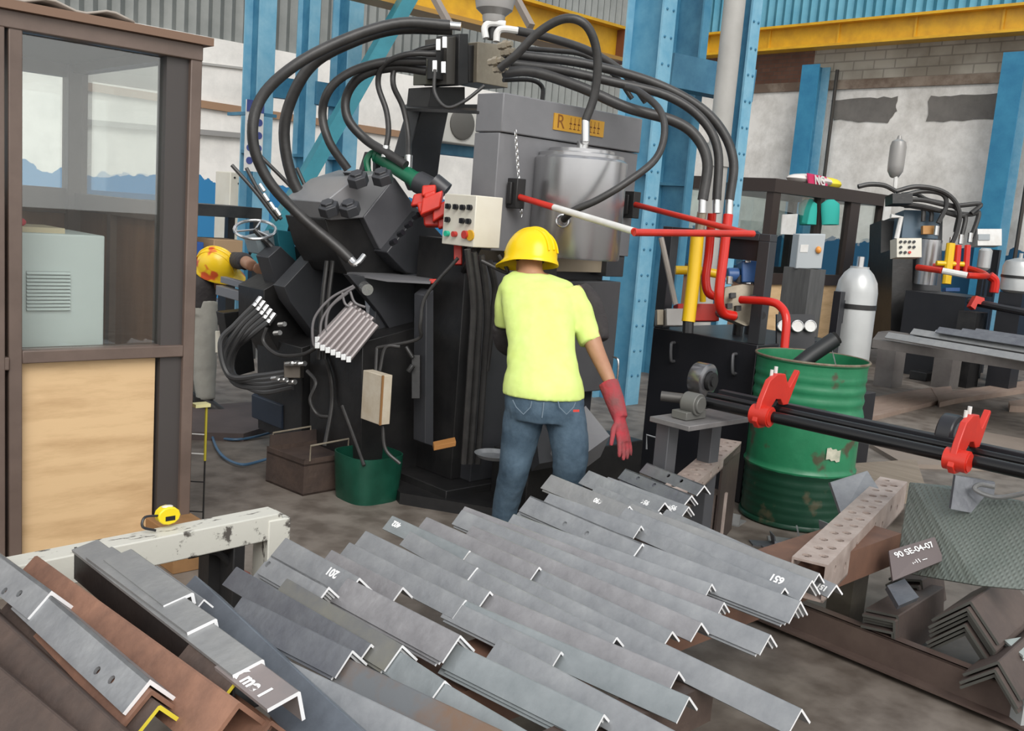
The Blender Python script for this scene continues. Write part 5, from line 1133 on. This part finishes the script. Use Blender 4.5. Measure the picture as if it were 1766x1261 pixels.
q_ = D(1708, 430, 11.9); part('stand', MB().box((q_.x-.12, q_.y-.05, 0), (q_.x-.04, q_.y+.05, q_.z)).box((q_.x+.16, q_.y-.05, 0), (q_.x+.22, q_.y+.05, q_.z)), M_BLACK, WB)
q2_ = D(1698, 447, 11.6); SBt = single('small_silver_bottle', MB().lathe([(.05, -.13), (.075, -.1), (.075, .1), (.05, .13)], q2_, Z1, 20), M_SILV, 'small silver canister in front of the white far electrical box', 'canister')
part('canister_bracket', MB().box((q2_.x-.02, q2_.y-.02, -q2_.z*0), (q2_.x+.02, q2_.y+.02, q2_.z-.1)), M_BLACK, SBt)
U2 = thing('hydraulic_tank', 'distant black hydraulic tank with yellow and red pipes, right background', 'hydraulic tank', tuple(D(1650, 580, 11.6)))
u0 = D(1640, 525, 11.5)
part('tank', MB().box((u0.x-.35, u0.y-.3, 0), (u0.x+.4, u0.y+.4, u0.z+.12)), M_BLACK, U2)
def D2(q): return D(q[0], q[1], 11.3)
part('yellow_pipe', MB().tube([D2((1640, 420)), D2((1632, 490))], .05, 10, False), ypipe, U2)
part('yellow_pipe', MB().tube([D2((1615, 454)), D2((1662, 456))], .03, 10, False), ypipe, U2)
for x_ in (1653, 1669): part('red_pipe', MB().tube([D2((x_, 423)), D2((x_-4, 475))], .035, 10, False), MATS['glossy_red_pipe'], U2)
part('red_pipe', MB().tube([D2((1706, 475)), D2((1716, 485)), D2((1714, 505))], .05, 10), MATS['glossy_red_pipe'], U2)
part('blue_pump', MB().obox(D(1640, 500, 11.2), RT*.08, UP*.02, FW*.05), MATS['pump_blue'], U2)
G3 = thing('guard_bar', 'distant red and white guard bar in front of the far machine', 'guard bar', tuple(D(1650, 470, 11.0)))
part('bar_section', MB().tube([D(1582, 461, 11.2), D(1625, 467, 10.9)], .035, 10, False), M_RED, G3)
part('bar_section', MB().tube([D(1625, 467, 10.9), D(1668, 475, 10.8)], .035, 10, False), M_WHITE, G3)
part('bar_section', MB().tube([D(1668, 475, 10.8), D(1702, 476, 10.9), D(1670, 463, 11.3), D(1610, 459, 11.6)], .035, 10, n=3), M_RED, G3)
gb = D(1755, 480, 10.6)
GB2 = thing('gas_bottle', 'distant silver gas bottle with dark strap at the right edge', 'gas bottle', (gb.x, gb.y, 0))
part('bottle', MB().lathe([(.10, gb.z-.17), (.16, gb.z-.13), (.165, gb.z+.12), (.14, gb.z+.18), (.06, gb.z+.21), (.02, gb.z+.22), (.02, gb.z+.27), (0, gb.z+.27)], (gb.x, gb.y, 0), Z1, 24), M_SILV, GB2)
part('strap', MB().lathe([(.17, 0), (.17, .03)], (gb.x, gb.y, gb.z), Z1, 24), M_DARK, GB2)
part('stand', MB().box((gb.x-.12, gb.y-.12, 0), (gb.x+.12, gb.y+.12, gb.z-.16)), M_BLACK, GB2)
R2 = thing('roller_conveyor', 'distant conveyor with red pivoting arms before the far machine', 'conveyor', tuple(D(1720, 560, 10.8)))
part('shaft', MB().cyl(D(1672, 520, 10.9), D(1800, 545, 10.0), .04, 10), M_BLACK, R2)
for x_, y_ in ((1686, 520), (1760, 528)): part('red_arm', MB().prism([D(x_-12, y_+8, 10.7), D(x_-2, y_-10, 10.7), D(x_+12, y_-6, 10.7), D(x_+12, y_+6, 10.7), D(x_, y_+4, 10.7), D(x_-4, y_+14, 10.7)], FW*.1), M_RED, R2)
for x_ in (1680, 1745):
    q = D(x_, 530, 10.8); part('stand', MB().box((q.x-.15, q.y-.1, 0), (q.x+.15, q.y+.1, q.z-.05)), M_DARK, R2)
# ------------------------------------------------------------------ distant table of angle bars
FT = thing('steel_table', 'distant low grey steel table with plate legs, right of the drum', 'table', (10.6, 4.4, 0))
a_ = Z(1505, 585, .62); b_ = Z(1830, 632, .62); c_ = Z(1840, 600, .62); d_ = Z(1515, 572, .62)
M_TAB = mat('brown_grey_plate', (.13, .115, .11), .5, .2, (.19, .175, .165), 3)
part('top', MB().prism([a_, b_, c_, d_], Z1*-.08), M_TAB, FT)
for (x_, y_, h_) in ((1530, 666, 34), (1628, 668, 36), (1728, 660, 30), (1645, 640, 18), (1800, 668, 30)):
    p = Z(x_, y_, 0); part('leg', MB().box((p.x-.12, p.y-.1, 0), (p.x+.12, p.y+.1, .58)), M_TAB, FT)
FG = 'distant grey angle bars piled on the far steel table'
k = 0
places = ('front edge', 'second row', 'third row', 'middle', 'back row', 'rear edge')
dirb = (Z(1766, 616, .7)-Z(1520, 575, .7)); dirb.normalize(); nb = Z1.cross(dirb).normalized()
if nb.dot(FW) < 0: nb = -nb
for j in range(6):
    base = Z(1520+j*4, 572, .7)+nb*(.17*j+.05)
    for i in range(3):
        z = .66+.05*i
        if j < 1 and i: continue
        s0 = random.uniform(0, .35)+.12*i+(.9 if j > 3 else 0); ln = random.uniform(3.2, 4.6)
        p = base+dirb*s0; p.z = z+.045
        lab = 'distant grey angle bar, %s layer of the %s on the far table' % (('lowest', 'second', 'top')[i], places[j])
        angle_bar(p+dirb*ln, p, .075, lab, random.choice((G_STEEL, G_STEEL3, G_STEEL2)), FG, th=.01)
# small clutter by the table
for (x_, y_, lab) in ((1590, 655, 'small dark steel offcut with a bright end under the far table'), (1642, 662, 'small grey offcut between the far table legs')):
    p = Z(x_, y_, 0); single('steel_offcut', MB().box((p.x-.12, p.y-.1, 0), (p.x+.12, p.y+.1, .1)), M_DARK if x_ < 1600 else G_STEEL3, lab, 'offcut', bevel=.01)
# planks / channels on the floor
M_PLANK = mat('dusty_pink_timber', (.30, .225, .18), .8, 0, (.24, .17, .135), 3, .1, stretch=(1, 6, 1))
for q, th_, lab in ((((1486, 688), (1606, 668), (1620, 690), (1492, 722)), .04, 'dusty timber board with faint writing on the floor behind the drum'),
                    (((1606, 669), (1640, 666), (1648, 688), (1621, 694)), .05, 'short dusty timber piece beside the written board'),
                    (((1640, 675), (1800, 652), (1800, 666), (1648, 688)), .05, 'long reddish timber rail running to the right edge behind the shafts'),
                    (((1740, 692), (1790, 685), (1800, 702), (1742, 700)), .06, 'short brown timber stub on the floor at the right edge')):
    single('timber_board', MB().prism([Z(x, y, th_) for x, y in q], Z1*-th_), M_PLANK, lab, 'board')
# concrete slab / plate in the yard and boards under the shafts
single('steel_sheet', MB().prism([Z(x, y, .03) for x, y in ((1500, 765), (1700, 745), (1840, 770), (1840, 810), (1560, 800))], Z1*-.03), mat('pinkish_sheet', (.27, .22, .18), .7, 0, (.22, .18, .15), 2), 'dusty pinkish sheet on the floor under the conveyor shafts', 'sheet')
wood = mat('grooved_plywood', (.27, .22, .17), .7, 0, (.20, .16, .12), 3, .1, stretch=(8, 1, 1))
single('grooved_board', MB().prism([Z(x, y, .22) for x, y in ((1458, 800), (1580, 792), (1600, 850), (1480, 860))], Z1*-.05), wood, 'brown grooved board lying behind the perforated beam', 'board')
single('grey_plate', MB().prism([D(1432, 832, 4.3), D(1496, 812, 4.35), D(1520, 850, 4.2), D(1452, 890, 4.15)], V((.02, .02, -.01))), G_STEEL, 'pointed grey steel plate leaning between the drum and the perforated beam', 'plate')
# checkered plate leaning at the right
def checker():
    M = mat('green_grey_checker_plate', (.16, .19, .17), .5, .3, (.21, .235, .215), 4, 0)
    N = M.node_tree; L = N.links; b = N.nodes['Principled BSDF']; t = N.nodes.new('ShaderNodeTexCoord')
    hs = []
    for rot in (radians(45), radians(-45)):
        mp = N.nodes.new('ShaderNodeMapping'); mp.inputs['Rotation'].default_value = (0, 0, rot); L.new(t.outputs['Object'], mp.inputs[0])
        wv = N.nodes.new('ShaderNodeTexWave'); wv.inputs['Scale'].default_value = 20; L.new(mp.outputs[0], wv.inputs[0]); hs.append(wv)
    ml = N.nodes.new('ShaderNodeMath'); ml.operation = 'MULTIPLY'; L.new(hs[0].outputs['Fac'], ml.inputs[0]); L.new(hs[1].outputs['Fac'], ml.inputs[1])
    bp = N.nodes.new('ShaderNodeBump'); bp.inputs['Distance'].default_value = .003; bp.inputs['Strength'].default_value = .7
    L.new(ml.outputs[0], bp.inputs['Height']); L.new(bp.outputs[0], b.inputs['Normal']); return M
ck = [D(1570, 832, 3.95), D(1640, 838, 3.85), D(1800, 872, 3.5), D(1800, 1020, 3.25), D(1690, 1010, 3.4), D(1545, 985, 3.75)]
single('checkered_plate', MB().prism(ck, V((.006, .006, -.006))), checker(), 'large green grey checkered steel plate leaning behind the pile of bent angles', 'plate', smooth=0)
# big nested rusty angles in a heap
BG = 'short heavy rusty angles nested in the heap at the right'
nd = (Z(1700, 960, .2)-Z(1540, 1060, .2)).normalized()
RD = mat('heap_rusty_angle', (.085, .065, .06), .55, .2, (.14, .105, .09), 6, .1, .3, .7)
EDG = mat('dark_cut_edge', (.10, .10, .09), .5, .3)
def heap(x, y, z, n, L, ln, lab, tilt=.0, dz=.017, run=nd, mt=RD):
    words = ('topmost', 'second', 'third', 'fourth', 'fifth', 'sixth', 'lowest')
    for i in range(n):
        p = Z(x, y, z); p = p-Z1*dz*i-run*(.012*((i*5) % 3))
        angle_bar(p, p+run*ln, L, '%s angle %s' % (words[i], lab), mt, BG, tilt, .009, cut=EDG, name='heavy_angle')
heap(1674, 1036, .33, 7, .16, .42, 'of the big nested stack at the right edge of the heap', radians(2), .019)
heap(1550, 1062, .21, 5, .12, .45, 'of the flatter stack beside the floor channel', radians(38), .014)
heap(1590, 1000, .24, 2, .13, .22, 'of the small pair behind the flatter stack', radians(30), .02)
heap(1722, 1140, .22, 3, .13, .5, 'of the pair sinking behind the floor channel at far right', radians(5), .02)
pc = [D(1533, 950, 3.6), D(1612, 926, 3.65), D(1628, 966, 3.6), D(1540, 1002, 3.5)]
WP = single('chalked_plate', MB().prism(pc, V((.006, .006, -.008))), mat('mauve_plate', (.14, .115, .115), .6), 'mauve steel plate with scribbled chalk writing leaning in the heap', 'plate')
pr = (pc[1]-pc[0]).normalized(); pu = (pc[0]-pc[3]).normalized()
nn_ = pr.cross(pu).normalized(); nn_ = nn_ if nn_.dot(FW) < 0 else -nn_
text_part('90 SE-04-07', (pc[0]*.5+pc[1]*.5)*.72+(pc[2]*.5+pc[3]*.5)*.28+nn_*.006, pr, pu, .034, WP, M_CHALK, 'chalk_writing', .0006, .0006)
text_part('1 1-11 ---', (pc[0]*.5+pc[1]*.5)*.30+(pc[2]*.5+pc[3]*.5)*.70+nn_*.006, pr, pu, .022, WP, M_CHALK, 'chalk_writing', .0006, .0004)
single('steel_offcut', MB().prism([D(1530, 1010, 3.5), D(1560, 998, 3.55), D(1585, 1030, 3.4), D(1550, 1045, 3.35)], V((.01, .01, -.02))), G_STEEL2, 'grey triangular offcut under the chalked plate', 'offcut')
# floor channel (long rusty channel on the floor)
ca, cb_ = Z(1335, 1082, 0), Z(1766, 1262, 0); cdn = (cb_-ca).normalized(); ca = ca-cdn*.25; cb_ = cb_+cdn*.4; cs = cdn.cross(Z1).normalized()
if cs.dot(FW) < 0: cs = -cs
single('floor_channel', MB().prism([ca, cb_, cb_+Z1*.13, ca+Z1*.13], cs*.008).prism([ca-cs*.045+Z1*.02, cb_-cs*.045+Z1*.02, cb_+Z1*.02, ca+Z1*.02], Z1*.008).prism([ca+Z1*.122, cb_+Z1*.122, cb_+Z1*.122+cs*.05, ca+Z1*.122+cs*.05], Z1*.008).prism([ca, cb_, cb_+cs*.05, ca+cs*.05], Z1*.008),
       mat('dark_brown_rust_beam', (.075, .05, .043), .55, .1, (.12, .085, .07), 4, .05), 'long dark rusty channel lying on the floor in front of the heap', 'steel channel')
# offcuts on the floor near the drum
for i, (x_, y_, s_, mt_, lab) in enumerate(((1312, 935, .06, G_STEEL2, 'small folded dark offcut at the foot of the rack leg'), (1352, 930, .08, G_STEEL3, 'light grey offcut on the floor below the drum'), (1352, 952, .07, G_STEEL2, 'small stack of dark offcuts below the drum'),
                                             (1395, 928, .09, G_STEEL, 'grey square offcut between drum and perforated beam'), (1280, 905, .06, G_STEEL3, 'bright small offcut beside the rack leg plate'), (1375, 962, .06, BROWN, 'brown offcut by the end of the perforated beam'))):
    p = Z(x_, y_, 0); a = random.uniform(0, 3); e1 = V((cos(a), sin(a), 0)); e2 = V((-sin(a), cos(a), 0))
    single('steel_offcut', MB().prism([p-e1*s_, p+e1*s_, p+e1*s_+Z1*.008, p-e1*s_+Z1*.008], e2*s_*1.2).prism([p-e1*s_, p-e1*s_*.9, p-e1*s_*.6+Z1*s_, p-e1*s_*.7+Z1*s_], e2*s_*1.2), mt_, lab, 'offcut')
# pale stack at the right edge
for i in range(4):
    p = Z(1764, 1150-i*5, .16+.012*i)
    single('pale_plate', MB().prism([p, p+V((.25, -.15, 0)), p+V((.35, .0, 0)), p+V((.08, .09, 0))], Z1*.008), mat('pale_green_plate', (.45, .50, .48), .4, .1), '%s pale green grey plate of the small stack at the right edge' % ('lowest', 'second', 'third', 'topmost')[i], 'plate', 'pale plates stacked at the right edge')
p = Z(1768, 1205, .12)
single('pale_plate_stand', MB().prism([p, p+V((.25, -.15, 0)), p+V((.3, .0, 0)), p+V((.06, .09, 0))], Z1*-.11), mat('dull_pale_block', (.38, .40, .40), .5), 'pale block under the small stack of plates at the right edge', 'block')
# ------------------------------------------------------------------ people
def ev(o):
    dg = bpy.context.evaluated_depsgraph_get(); me = bpy.data.meshes.new_from_object(o.evaluated_get(dg)); return me
def blend_mesh(name, mb, mt, parent, vox=.012, smooth_it=6, jitter=0, nscale=14):
    me = bpy.data.meshes.new(name); org = ORG[parent]; me.from_pydata([tuple(v-org) for v in mb.v], [], mb.f); me.update()
    t = bpy.data.objects.new('t', me); COL.objects.link(t)
    r = t.modifiers.new('r', 'REMESH'); r.mode = 'VOXEL'; r.voxel_size = vox; r.use_smooth_shade = True
    s = t.modifiers.new('s', 'SMOOTH'); s.iterations = smooth_it; s.factor = .6
    if jitter:
        tx = bpy.data.textures.new(name+'_folds', 'CLOUDS'); tx.noise_scale = 1/nscale
        d = t.modifiers.new('d', 'DISPLACE'); d.texture = tx; d.strength = jitter; d.mid_level = .5
    m2 = ev(t); bpy.data.objects.remove(t); m2.name = name; m2.materials.clear()
    for q in (mt if isinstance(mt, (list, tuple)) else [mt]): m2.materials.append(q)
    m2.shade_smooth()
    o = bpy.data.objects.new(name, m2); COL.objects.link(o); o.parent = parent; ORG[o] = org; return o
HR = V((RT.x, RT.y, 0)).normalized(); HF = V((FW.x, FW.y, 0)).normalized()
def rings(L, rt_=HR, ft=HF):
    """L: (px,py,depth,half px width,half thickness m)"""
    o = []
    for x, y, d, hw_, th_ in L: o.append((D(x, y, d), rt_*(hw_*d/FPX), ft*th_))
    return o
def limb(mb, L, seg=14): mb.tube([D(x, y, d) for x, y, d, r in L], [r*d/FPX for x, y, d, r in L], seg, n=5)
def hand(mb, wrist, dirv, side, s=1.0, curl=.25, back=None):
    """palm plus five separate bent fingers; dirv: down the hand, side: towards the thumb"""
    dirv = V(dirv).normalized(); side = (V(side)-dirv*V(side).dot(dirv)).normalized(); nrm = dirv.cross(side)
    mb.loft([(wrist+dirv*(.0*s), side*.028*s, nrm*.02*s), (wrist+dirv*.03*s, side*.036*s, nrm*.018*s), (wrist+dirv*.075*s, side*.042*s, nrm*.016*s), (wrist+dirv*.095*s, side*.040*s, nrm*.014*s)], 14)
    for i, (o_, ln) in enumerate(((.031, .070), (.010, .080), (-.011, .074), (-.031, .058))):
        b = wrist+dirv*.085*s+side*o_*s; d1 = (dirv+side*(o_*2.2)).normalized(); q = [b]
        for k, f in enumerate((.45, .32, .23)):
            d1 = (d1+nrm*curl*(.6+.4*k)).normalized(); q.append(q[-1]+d1*ln*f*s)
        mb.tube(q, [.010*s, .0095*s, .009*s, .007*s], 8, n=3)
    b = wrist+dirv*.03*s+side*.03*s; d1 = (side*.75+dirv*.7).normalized()
    q = [b, b+d1*.03*s, b+d1*.05*s+dirv*.015*s, b+d1*.06*s+dirv*.04*s+nrm*.01*s]; mb.tube(q, [.013*s, .012*s, .010*s, .008*s], 8, n=3)
def head(mb, c, fwd, up, s=1.0):
    fwd = V(fwd).normalized(); up = (V(up)-fwd*V(up).dot(fwd)).normalized(); r_ = fwd.cross(up)
    mb.ell(c+up*.02*s, r_*.075*s, fwd*.095*s, up*.105*s, 24, 16)
    mb.ell(c+fwd*.045*s-up*.06*s, r_*.05*s, fwd*.045*s, up*.05*s, 16, 10)       # jaw
    mb.loft([(c+fwd*.09*s+up*.02*s, r_*.008*s, up*.01*s), (c+fwd*.112*s-up*.02*s, r_*.014*s, up*.012*s), (c+fwd*.09*s-up*.03*s, r_*.012*s, up*.006*s)], 10)   # nose
    for e in (-1, 1):
        mb.ell(c+r_*e*.076*s, r_*.010*s, fwd*.018*s, up*.03*s, 10, 8)       # ears
        mb.ell(c+r_*e*.03*s+fwd*.086*s+up*.018*s, r_*.016*s, fwd*.012*s, up*.008*s, 10, 6)
    mb.ell(c+fwd*.088*s-up*.055*s, r_*.022*s, fwd*.010*s, up*.008*s, 10, 6)     # lips
    return r_
def helmet(parent, c, up, fwd, s, mt, spots=None):
    up = V(up).normalized(); fwd = (V(fwd)-up*V(fwd).dot(up)).normalized(); r_ = fwd.cross(up)
    mb = MB(); prof = []
    vs = []; nu = 40; rows = []
    for i in range(13):
        t = pi/2*i/12; rr = sin(t); zz = cos(t)
        rows.append([c+up*(zz**.9*.158*s)+r_*(cos(2*pi*k/nu)*rr*.118*s)+fwd*(sin(2*pi*k/nu)*rr*.142*s)*1.0 for k in range(nu)])
    for lip in (1.0,):
        rows.append([c-up*.012*s+r_*(cos(2*pi*k/nu)*.122*s)+fwd*(sin(2*pi*k/nu)*.150*s) for k in range(nu)])
        rows.append([c-up*.022*s-up*.012*s*max(0, sin(2*pi*k/nu))+r_*(cos(2*pi*k/nu)*.127*s)+fwd*(sin(2*pi*k/nu)*(.151+(.055 if sin(2*pi*k/nu) > 0 else 0)*max(0, sin(2*pi*k/nu))**1.5)*s) for k in range(nu)])
        rows.append([p-up*.006*s for p in rows[-1]])
        rows.append([c-up*.02*s+r_*(cos(2*pi*k/nu)*.112*s)+fwd*(sin(2*pi*k/nu)*.138*s) for k in range(nu)])
        rows.append([c+up*.06*s+r_*(cos(2*pi*k/nu)*.09*s)+fwd*(sin(2*pi*k/nu)*.11*s) for k in range(nu)])
    for r in rows: vs += r
    n = len(rows); fs = [(i*nu+k, i*nu+(k+1) % nu, (i+1)*nu+(k+1) % nu, (i+1)*nu+k) for i in range(n-1) for k in range(nu)]
    mb.add(vs, fs+[tuple((n-1)*nu+k for k in range(nu))])
    h = part('helmet', mb, mt, parent, 0, 60)
    rg = MB()
    for o_ in (-.035, 0, .035):
        rg.tube([c+up*(cos(t)**.9*.159*s)+fwd*(sin(t)*.143*s)*1.0+r_*o_*s*1.0-up*(abs(o_)*.25*s) for t in [radians(a) for a in range(-78, 79, 12)]], .0075*s if o_ == 0 else .005*s, 8, n=2)
    part('helmet_ridges', rg, mt, h)
    return h
# main worker -------------------------------------------------------------
wk = Z(905, 955, 0)
Wk = thing('person', 'person in lime yellow T-shirt, jeans, yellow hard hat and red gloves, seen from behind', 'person', tuple(wk))
d0 = 4.32
TORSO = [(940, 700, 4.30, 60, .125), (938, 668, 4.30, 62, .125), (937, 640, 4.32, 60, .12), (934, 600, 4.37, 56, .112), (931, 560, 4.43, 58, .115), (930, 525, 4.49, 62, .12), (930, 500, 4.53, 64, .12), (927, 482, 4.57, 56, .10), (918, 470, 4.60, 32, .075)]
LL = [(908, 695, 4.30, 34), (900, 735, 4.30, 33), (893, 775, 4.31, 29), (886, 812, 4.30, 25), (877, 850, 4.34, 23), (868, 895, 4.38, 20), (862, 935, 4.42, 17)]
RL = [(970, 695, 4.30, 34), (978, 735, 4.27, 33), (983, 775, 4.25, 31), (982, 812, 4.26, 28), (976, 850, 4.36, 25), (972, 895, 4.44, 21), (970, 925, 4.48, 17)]
RA = [(984, 500, 4.53, 24), (1003, 540, 4.50, 23), (1018, 578, 4.47, 20), (1028, 605, 4.44, 18), (1044, 640, 4.38, 15), (1056, 668, 4.34, 12)]
LA = [(880, 498, 4.55, 23), (872, 530, 4.55, 20), (872, 560, 4.62, 18), (890, 585, 4.75, 16), (905, 610, 4.9, 13)]
body = MB()
body.loft(rings([(x, y, d, hw_*.86, th_*.86) for x, y, d, hw_, th_ in TORSO]), 20)
for Lm in (LL, RL, RA, LA): limb(body, [(x, y, d, r*.84) for x, y, d, r in Lm])
body.tube([D(918, 482, 4.58), D(915, 465, 4.62), D(913, 448, 4.66)], .058, 14)
hc = D(915, 436, 4.66); hf = (HF*.8-HR*.45-Z1*.45).normalized(); hu = (Z1*.9+HF*.35).normalized()
head(body, hc, hf, hu)
wr = D(1057, 672, 4.33)
blend_mesh('body', body, M_SKIN, Wk, .0085, 3)
sh = MB()
sh.loft(rings([(937, 682, 4.305, 73, .152), (937, 668, 4.305, 71, .150), (937, 655, 4.31, 68, .142)]+[(x, y, d, hw_*1.06, th_*1.06) for x, y, d, hw_, th_ in TORSO[2:]]), 24)
limb(sh, [(980, 503, 4.53, 25), (999, 538, 4.50, 24), (1011, 568, 4.48, 22), (1019, 592, 4.46, 20)])
limb(sh, [(884, 500, 4.55, 25), (874, 528, 4.55, 22), (873, 562, 4.58, 21)])
blend_mesh('t_shirt', sh, M_LIME, Wk, .009, 5, .012, 11)
ds = MB(); limb(ds, [(1000, 498, 4.60, 18), (1017, 525, 4.57, 22), (1030, 562, 4.54, 20), (1036, 588, 4.52, 16)])
blend_mesh('dark_sleeve', ds, M_DCLOTH, Wk, .010, 4, .008)
ds = MB()
ds.tube([D(866, 560, 4.60), D(870, 590, 4.66), D(885, 600, 4.75)], .05, 12)
blend_mesh('dark_sleeve', ds, M_DCLOTH, Wk, .010, 4, .008)
jn = MB()
jn.loft(rings([(939, 655, 4.31, 66, .128), (939, 680, 4.30, 68, .135), (939, 705, 4.29, 69, .14), (939, 722, 4.29, 66, .13)]), 24)
limb(jn, [(x, y, d, r*1.06) for x, y, d, r in LL]); limb(jn, [(x, y, d, r*1.06) for x, y, d, r in RL])
jo = blend_mesh('jeans', jn, M_JEAN, Wk, .009, 4, .010, 16)
st = mat('pale_denim_seam', (.16, .21, .26), .9)
def on_back(x, y): return D(x, y, 4.29)-FW*.138
part('pocket_seam', MB().tube([on_back(884, 688), on_back(890, 700), on_back(902, 712), on_back(914, 700), on_back(916, 690)], .0022, 6, False).tube([on_back(960, 690), on_back(962, 700), on_back(974, 712), on_back(986, 700), on_back(989, 692)], .0022, 6, False).tube([on_back(936, 692), on_back(935, 704), on_back(933, 718)], .0025, 6, False), st, jo)
part('red_tab', MB().obox(on_back(990, 706)-FW*.006, RT*.013, UP*.005, FW*.003), M_RED, jo)
for Lm in (LL, RL):
    x, y, d, r = Lm[-1]; p = D(x, y, d); p.z = 0
    part('shoe', MB().loft([(p-HF*.09+Z1*.0, HR*.035, HF*.02), (p-HF*.0+Z1*.0, HR*.045, HF*.13), (p+Z1*.04, HR*.045, HF*.125), (p+Z1*.07, HR*.042, HF*.08), (p-HF*.03+Z1*.14, HR*.045, HF*.05)], 18), M_DARK, Wk, label='dark work shoe')
gl = MB(); dirg = (D(1076, 745, 4.25)-wr).normalized()
gl.tube([D(1049, 660, 4.35), D(1060, 690, 4.32), D(1070, 722, 4.29)], [.046, .043, .034], 14, n=4)
hand(gl, D(1068, 722, 4.29), (D(1080, 780, 4.24)-D(1068, 722, 4.29)), HR*-.5-HF*.6, 1.15, .12)
blend_mesh('red_glove', gl, M_GLOVE, Wk, .006, 2)
gl2 = MB(); gl2.tube([D(897, 600, 4.80), D(906, 612, 4.92)], .034, 12, False); hand(gl2, D(904, 609, 4.9), HF*.8+Z1*-.5, HR, 1.1, .3)
blend_mesh('red_glove', gl2, M_GLOVE, Wk, .006, 2)
hp = helmet(Wk, D(915, 447, 4.64), (Z1*.93+HF*.22+HR*.02), (-HR*.70+HF*.55-Z1*.2), .95, M_HAT)
part('hair', MB().ell(hc-hf*.012+hu*.01, hf.cross(hu)*.082, hf*.09, hu*.09, 20, 12), mat('black_hair', (.012, .010, .009), .7), Wk)
# second worker -----------------------------------------------------------
w2_ = Z(350, 715, 0)
W2_ = thing('person', 'person in red stained yellow hard hat and grey trousers, half behind the cabin', 'person', tuple(w2_))
d2 = 6.65
b2 = MB()
T2 = [(338, 530, d2, 30, .11), (338, 505, d2, 32, .12), (345, 490, d2, 30, .12), (356, 478, d2, 26, .11), (368, 470, d2, 18, .09)]
b2.loft(rings(T2), 18)
L2a = [(348, 520, d2, 24), (350, 580, d2, 22), (352, 640, d2, 18), (355, 690, d2, 14)]
L2b = [(325, 520, 6.8, 24), (322, 580, 6.8, 22), (320, 640, 6.85, 18), (318, 690, 6.9, 14)]
A2 = [(368, 474, 6.8, 14), (395, 452, 6.85, 14), (418, 450, 6.3, 14), (434, 458, 5.95, 13)]
for Lm in (L2a, L2b, A2): limb(b2, [(x, y, d, r*.8) for x, y, d, r in Lm])
b2.tube([D(366, 474, 6.65), D(374, 472, 6.62)], .055, 12, False)
h2f = (HR*.55-Z1*.75-HF*.1).normalized(); h2u = (HR*.6+Z1*.7).normalized()
head(b2, D(374, 470, 6.62), h2f, h2u)
hand(b2, D(438, 460, 5.86), HR*.9-Z1*.35, Z1, .95, .3)
blend_mesh('body', b2, M_SKIN, W2_, .010, 2)
c2 = MB(); c2.loft(rings([(x, y, d, h_*1.08, t_*1.1) for x, y, d, h_, t_ in T2]), 18); limb(c2, [(x, y, d, r*1.05) for x, y, d, r in A2[:3]]+[(424, 453, 6.15, 14)])
blend_mesh('dark_jacket', c2, M_DCLOTH, W2_, .012, 4, .012)
t2 = MB(); t2.loft(rings([(338, 518, d2, 32, .12), (338, 540, d2, 33, .125)]), 16)
for Lm in (L2a, L2b): limb(t2, [(x, y, d, r*1.12) for x, y, d, r in Lm])
blend_mesh('grey_trousers', t2, M_TROU, W2_, .012, 4, .010, 8)
for x, y, d in ((362, 712, 6.65), (330, 706, 6.85)):
    p = D(x, y, d); p.z = 0
    part('shoe', MB().loft([(p+Z1*.0, HR*.13, HF*.045), (p+Z1*.03, HR*.13, HF*.045), (p-HR*.02+Z1*.07, HR*.09, HF*.042), (p-HR*.06+Z1*.12, HR*.05, HF*.045)], 18), M_DARK, W2_, label='dark shoe')
helmet(W2_, D(374, 462, 6.60), (HR*.15+Z1*.80-HF*.5), (HR*.85-Z1*.30), .98, mat('red_stained_yellow_plastic', (.88, .58, .02), .3, 0, (.65, .10, .03), 9, 0, .52, .60, detail=2))
